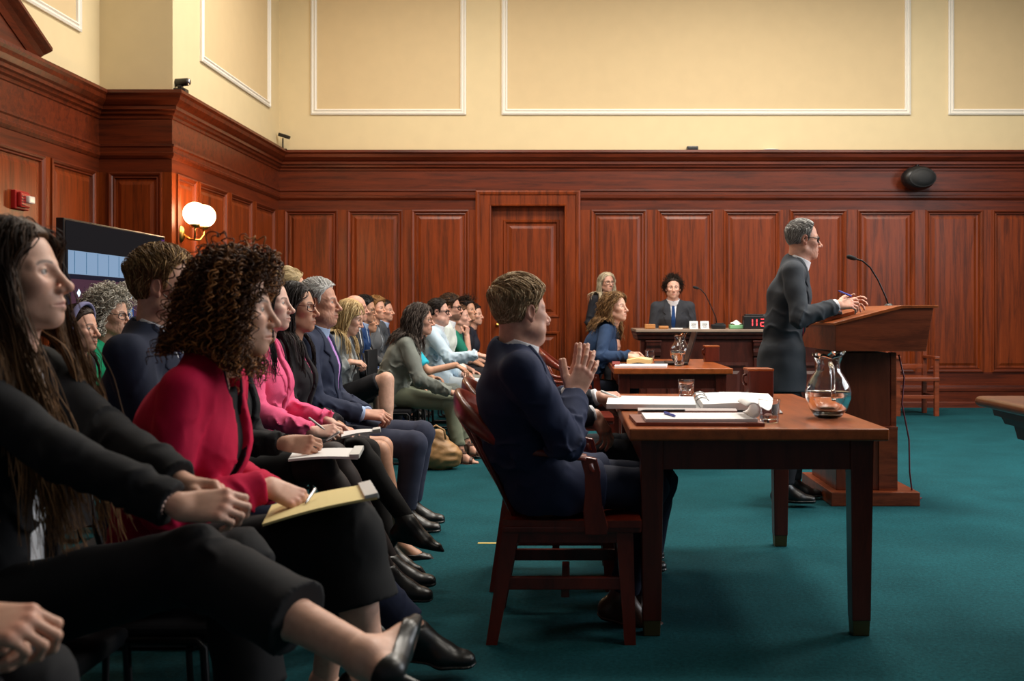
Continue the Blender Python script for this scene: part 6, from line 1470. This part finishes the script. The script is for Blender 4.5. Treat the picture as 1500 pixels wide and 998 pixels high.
_, b4 = person('standing woman with long pale grey hair and glasses against the back wall', head=(889, 414, 12.35), S=.97, stand=True, pz=.90, fem=True, heading=-58, yaw=-4, hh=.004, hb=.012, hd=.005, tone=(.58, .33, .25), glasses=dict(mat=GOLD_RIM, r=.003), top=wjacket((30, 30, 36), shirt=(24, 24, 28)), bottom=pants((28, 28, 32)), shoe='oxford', hair=longh((176, 160, 132), (216, 204, 180), n=700, ln=.36, r=.003, thick=.014), wrinkle=1.0)
_, b5 = person('young man with dark curly hair and blue tie facing out behind the clerk desk', head=(986, 422, 11.55), S=1.04, heading=-92, hs=1.05, pz=.77, hh=.003, hb=.0065, hd=.005, tone=(.62, .37, .28), brow_t=.0048, brow=(.03, .018, .012), top=suit((48, 50, 56), tie=(24, 56, 104), fold=.006, open=[(-.044, .06), (.044, .06), (0, -.36)]), bottom=pants((40, 42, 48)), shoe='oxford', hair=dict(style='curly', c=srgb(30, 22, 18), c2=srgb(60, 44, 34), n=700, len=.06, amp=.007, wl=.035, steps=7, r=.003, thick=.026, lift=.6, grav=.05, line='m', groove=.004))
_, b6 = person('standing man with grey hair and glasses in charcoal suit speaking at the lectern', head=(1177, 351, 6.30), S=1.0, stand=True, pz=.90, heading=-14, yaw=16, pitch=2, lean=3, slump=8, hh=.0028, hd=.0026, hb=.007, tone=(.60, .32, .23), mouth=.8, wrinkle=.8, glasses=dict(mat=DARK_RIM, r=.0034), brow=(.14, .11, .09),
    top=suit((56, 60, 66), tie=(120, 30, 52), seed=31, fold=.0075, tail=.20, flare=1.08), bottom=pants((28, 30, 36), w=1.02), shoe='oxford', hair=short((124, 121, 118), (206, 204, 200), n=1700, r=.0018, thick=.013, comb=(.6, -.4, .2), line='recede', mess=.25),
    anR=(1148, 713, 6.22), anL=(1160, 706, 6.46), knR=(1160, 640, 6.24), knL=(1166, 636, 6.44), footR=(1, -.10, 0), footL=(1, .06, 0),
    hR=dict(w=(1226, 447, 6.10), dir=(1, .15, .12), up=(-.1, -.75, .65), pose='gesture', el=(-.35, -.35, -.9), arm=.14), hL=dict(w=(1230, 448, 6.38), dir=(1, -.25, .25), up=(-.2, .8, .6), pose='gesture', el=(-.2, .5, -.9)))
# --- things held
pen((-.735+.05, 2.0, .5) if 0 else tuple(W(478, 645, 3.52)), tuple(W(497, 633, 3.50)), .004, M['white_plastic'], 'pen in the hand of the person in black sleeve')
pen(tuple(W(476, 630, 4.25)), tuple(W(452, 612, 4.26)), .0045, M['white_plastic'], 'white pen in the hand of the woman in pink')
pen(tuple(W(907, 583, 4.66)), tuple(W(880, 573, 4.64)), .0045, M['white_plastic'], 'white pen in the hand of the hidden man at the nearest table')
pen(tuple(W(1228, 426, 6.08)), tuple(W(1247, 434, 6.14)), .005, BLUE, 'blue pen in the hand of the man at the lectern')
pen(tuple(W(447, 738, 2.55)), tuple(W(462, 716, 2.62)), .004, M['steel'], 'silver pen lying on the yellow pad')
def held_pad(corners, th, mat, label, bind=None, name='legal_pad'):
    p = [W(*c) for c in corners]; c = sum(p)/4; E = empty(name, c, label, 'notepad'); n = unit(np.cross(p[1]-p[0], p[3]-p[0])); n = n if n[2] > 0 else -n
    mb = MB(); g = []
    for i in range(13):
        a = i/12; row = []
        for j in range(5):
            b = j/4; q = (p[0]*(1-a)+p[1]*a)*(1-b)+(p[3]*(1-a)+p[2]*a)*b; row.append(q-c+n*(.006*math.sin(PI*a)))
        g.append(row)
    h = [[q-n*th for q in r] for r in g]; mb.sheet(g); mb.sheet(h)
    e = lambda g: g[0]+[r[-1] for r in g[1:]]+g[-1][-2::-1]+[r[0] for r in g[-2:0:-1]]
    A, B = e(g), e(h)
    for i in range(len(A)): mb.quad([A[i], A[(i+1) % len(A)], B[(i+1) % len(A)], B[i]])
    mb.build('pages', mat, E)
    if bind:
        a, b = p[1]-c, p[2]-c; d = unit(p[1]-p[0]); mb = MB(); mid = (a+b)/2-d*.012+n*.0025; mb.obox(mid, (.017, np.linalg.norm(b-a)/2, .004+th/2), d, unit(b-a), n, .002); mb.build('binding', bind, E)
held_pad([(384, 768, 2.46), (552, 728, 2.46), (541, 709, 2.70), (398, 740, 2.70)], .006, M['paper_yellow'], 'yellow legal pad on the lap of the curly-haired woman', M['white_plastic'])
held_pad([(422, 673, 3.48), (524, 670, 3.48), (531, 657, 3.74), (430, 661, 3.74)], .008, M['paper'], 'white notepad on the lap of the person in black tights', M['white_plastic'])
held_pad([(500, 640, 4.22), (556, 632, 4.22), (556, 629, 4.42), (500, 633, 4.42)], .008, M['paper'], 'small white notebook on the lap of the woman in pink', M['white_plastic'])
def bracelet():
    sk = k1; wr, el = sk['wrR'], sk['elR']; d = unit(el-wr); c = wr+d*.022; u = unit(np.cross(d, V(0, 0, 1))); w = np.cross(d, u); PK = plain('pink_pearl', srgb(214, 176, 164), .3, bump=(60, .02, .001))
    E = empty('bead_bracelet', c, 'pink pearl bead bracelet on the wrist of the long-haired woman', 'bracelet')
    for i in range(18):
        a = 2*PI*i/18; m = MB(); m.ball(u*.030*math.cos(a)+w*.0265*math.sin(a), .0052, 10); m.build('bead', PK, E, True)
bracelet()
# ------------------------------------------------------------------ light and camera
def area(name, loc, rot, size, energy, col):
    l = bpy.data.lights.new(name, 'AREA'); l.energy = energy; l.color = col; l.shape = 'RECTANGLE'; l.size, l.size_y = size
    o = bpy.data.objects.new(name, l); COL.objects.link(o); o.location = loc; o.rotation_euler = rot; return o
WARM = (1.0, .925, .82)
for i, (x, y, e) in enumerate(((-1.6, 9.8, 150), (1.8, 9.8, 170), (4.6, 9.4, 130), (1.6, 6.4, 230), (4.6, 6.0, 170), (-1.8, 6.4, 80), (3.0, 2.6, 60))): area('ceiling_lamp', (x, y, ZC-.06), (0, 0, 0), (1.1, 1.1), e, WARM)
area('side_window_light', (XR-.1, 5.5, 3.0), (0, math.radians(90), 0), (2.2, 4.5), 240, (.92, .96, 1.0))
w = bpy.data.worlds.new('world'); SC.world = w; w.use_nodes = True; bgn = w.node_tree.nodes['Background']; bgn.inputs[0].default_value = (.85, .9, 1.0, 1); bgn.inputs[1].default_value = .10
cam = bpy.data.cameras.new('camera'); co = bpy.data.objects.new('camera', cam); COL.objects.link(co); SC.camera = co
co.location = (0, 0, CAMZ); co.rotation_euler = (PI/2, 0, 0); cam.sensor_width = 36; cam.lens = 36*FPX/1500
cam.shift_x = (750-PXC)/1500; cam.shift_y = (PYC-499)/1500; cam.clip_start = .05
cam.dof.use_dof = True; cam.dof.focus_distance = 5.6; cam.dof.aperture_fstop = 4.5
vs = SC.view_settings; vs.view_transform = 'Standard'; vs.look = 'None'; vs.exposure = 0.0; vs.gamma = 1.0; vs.use_curve_mapping = False
SC.cycles.max_bounces = 10; SC.cycles.transmission_bounces = 10; SC.cycles.caustics_refractive = False; SC.cycles.caustics_reflective = False; SC.cycles.sample_clamp_indirect = 6.0
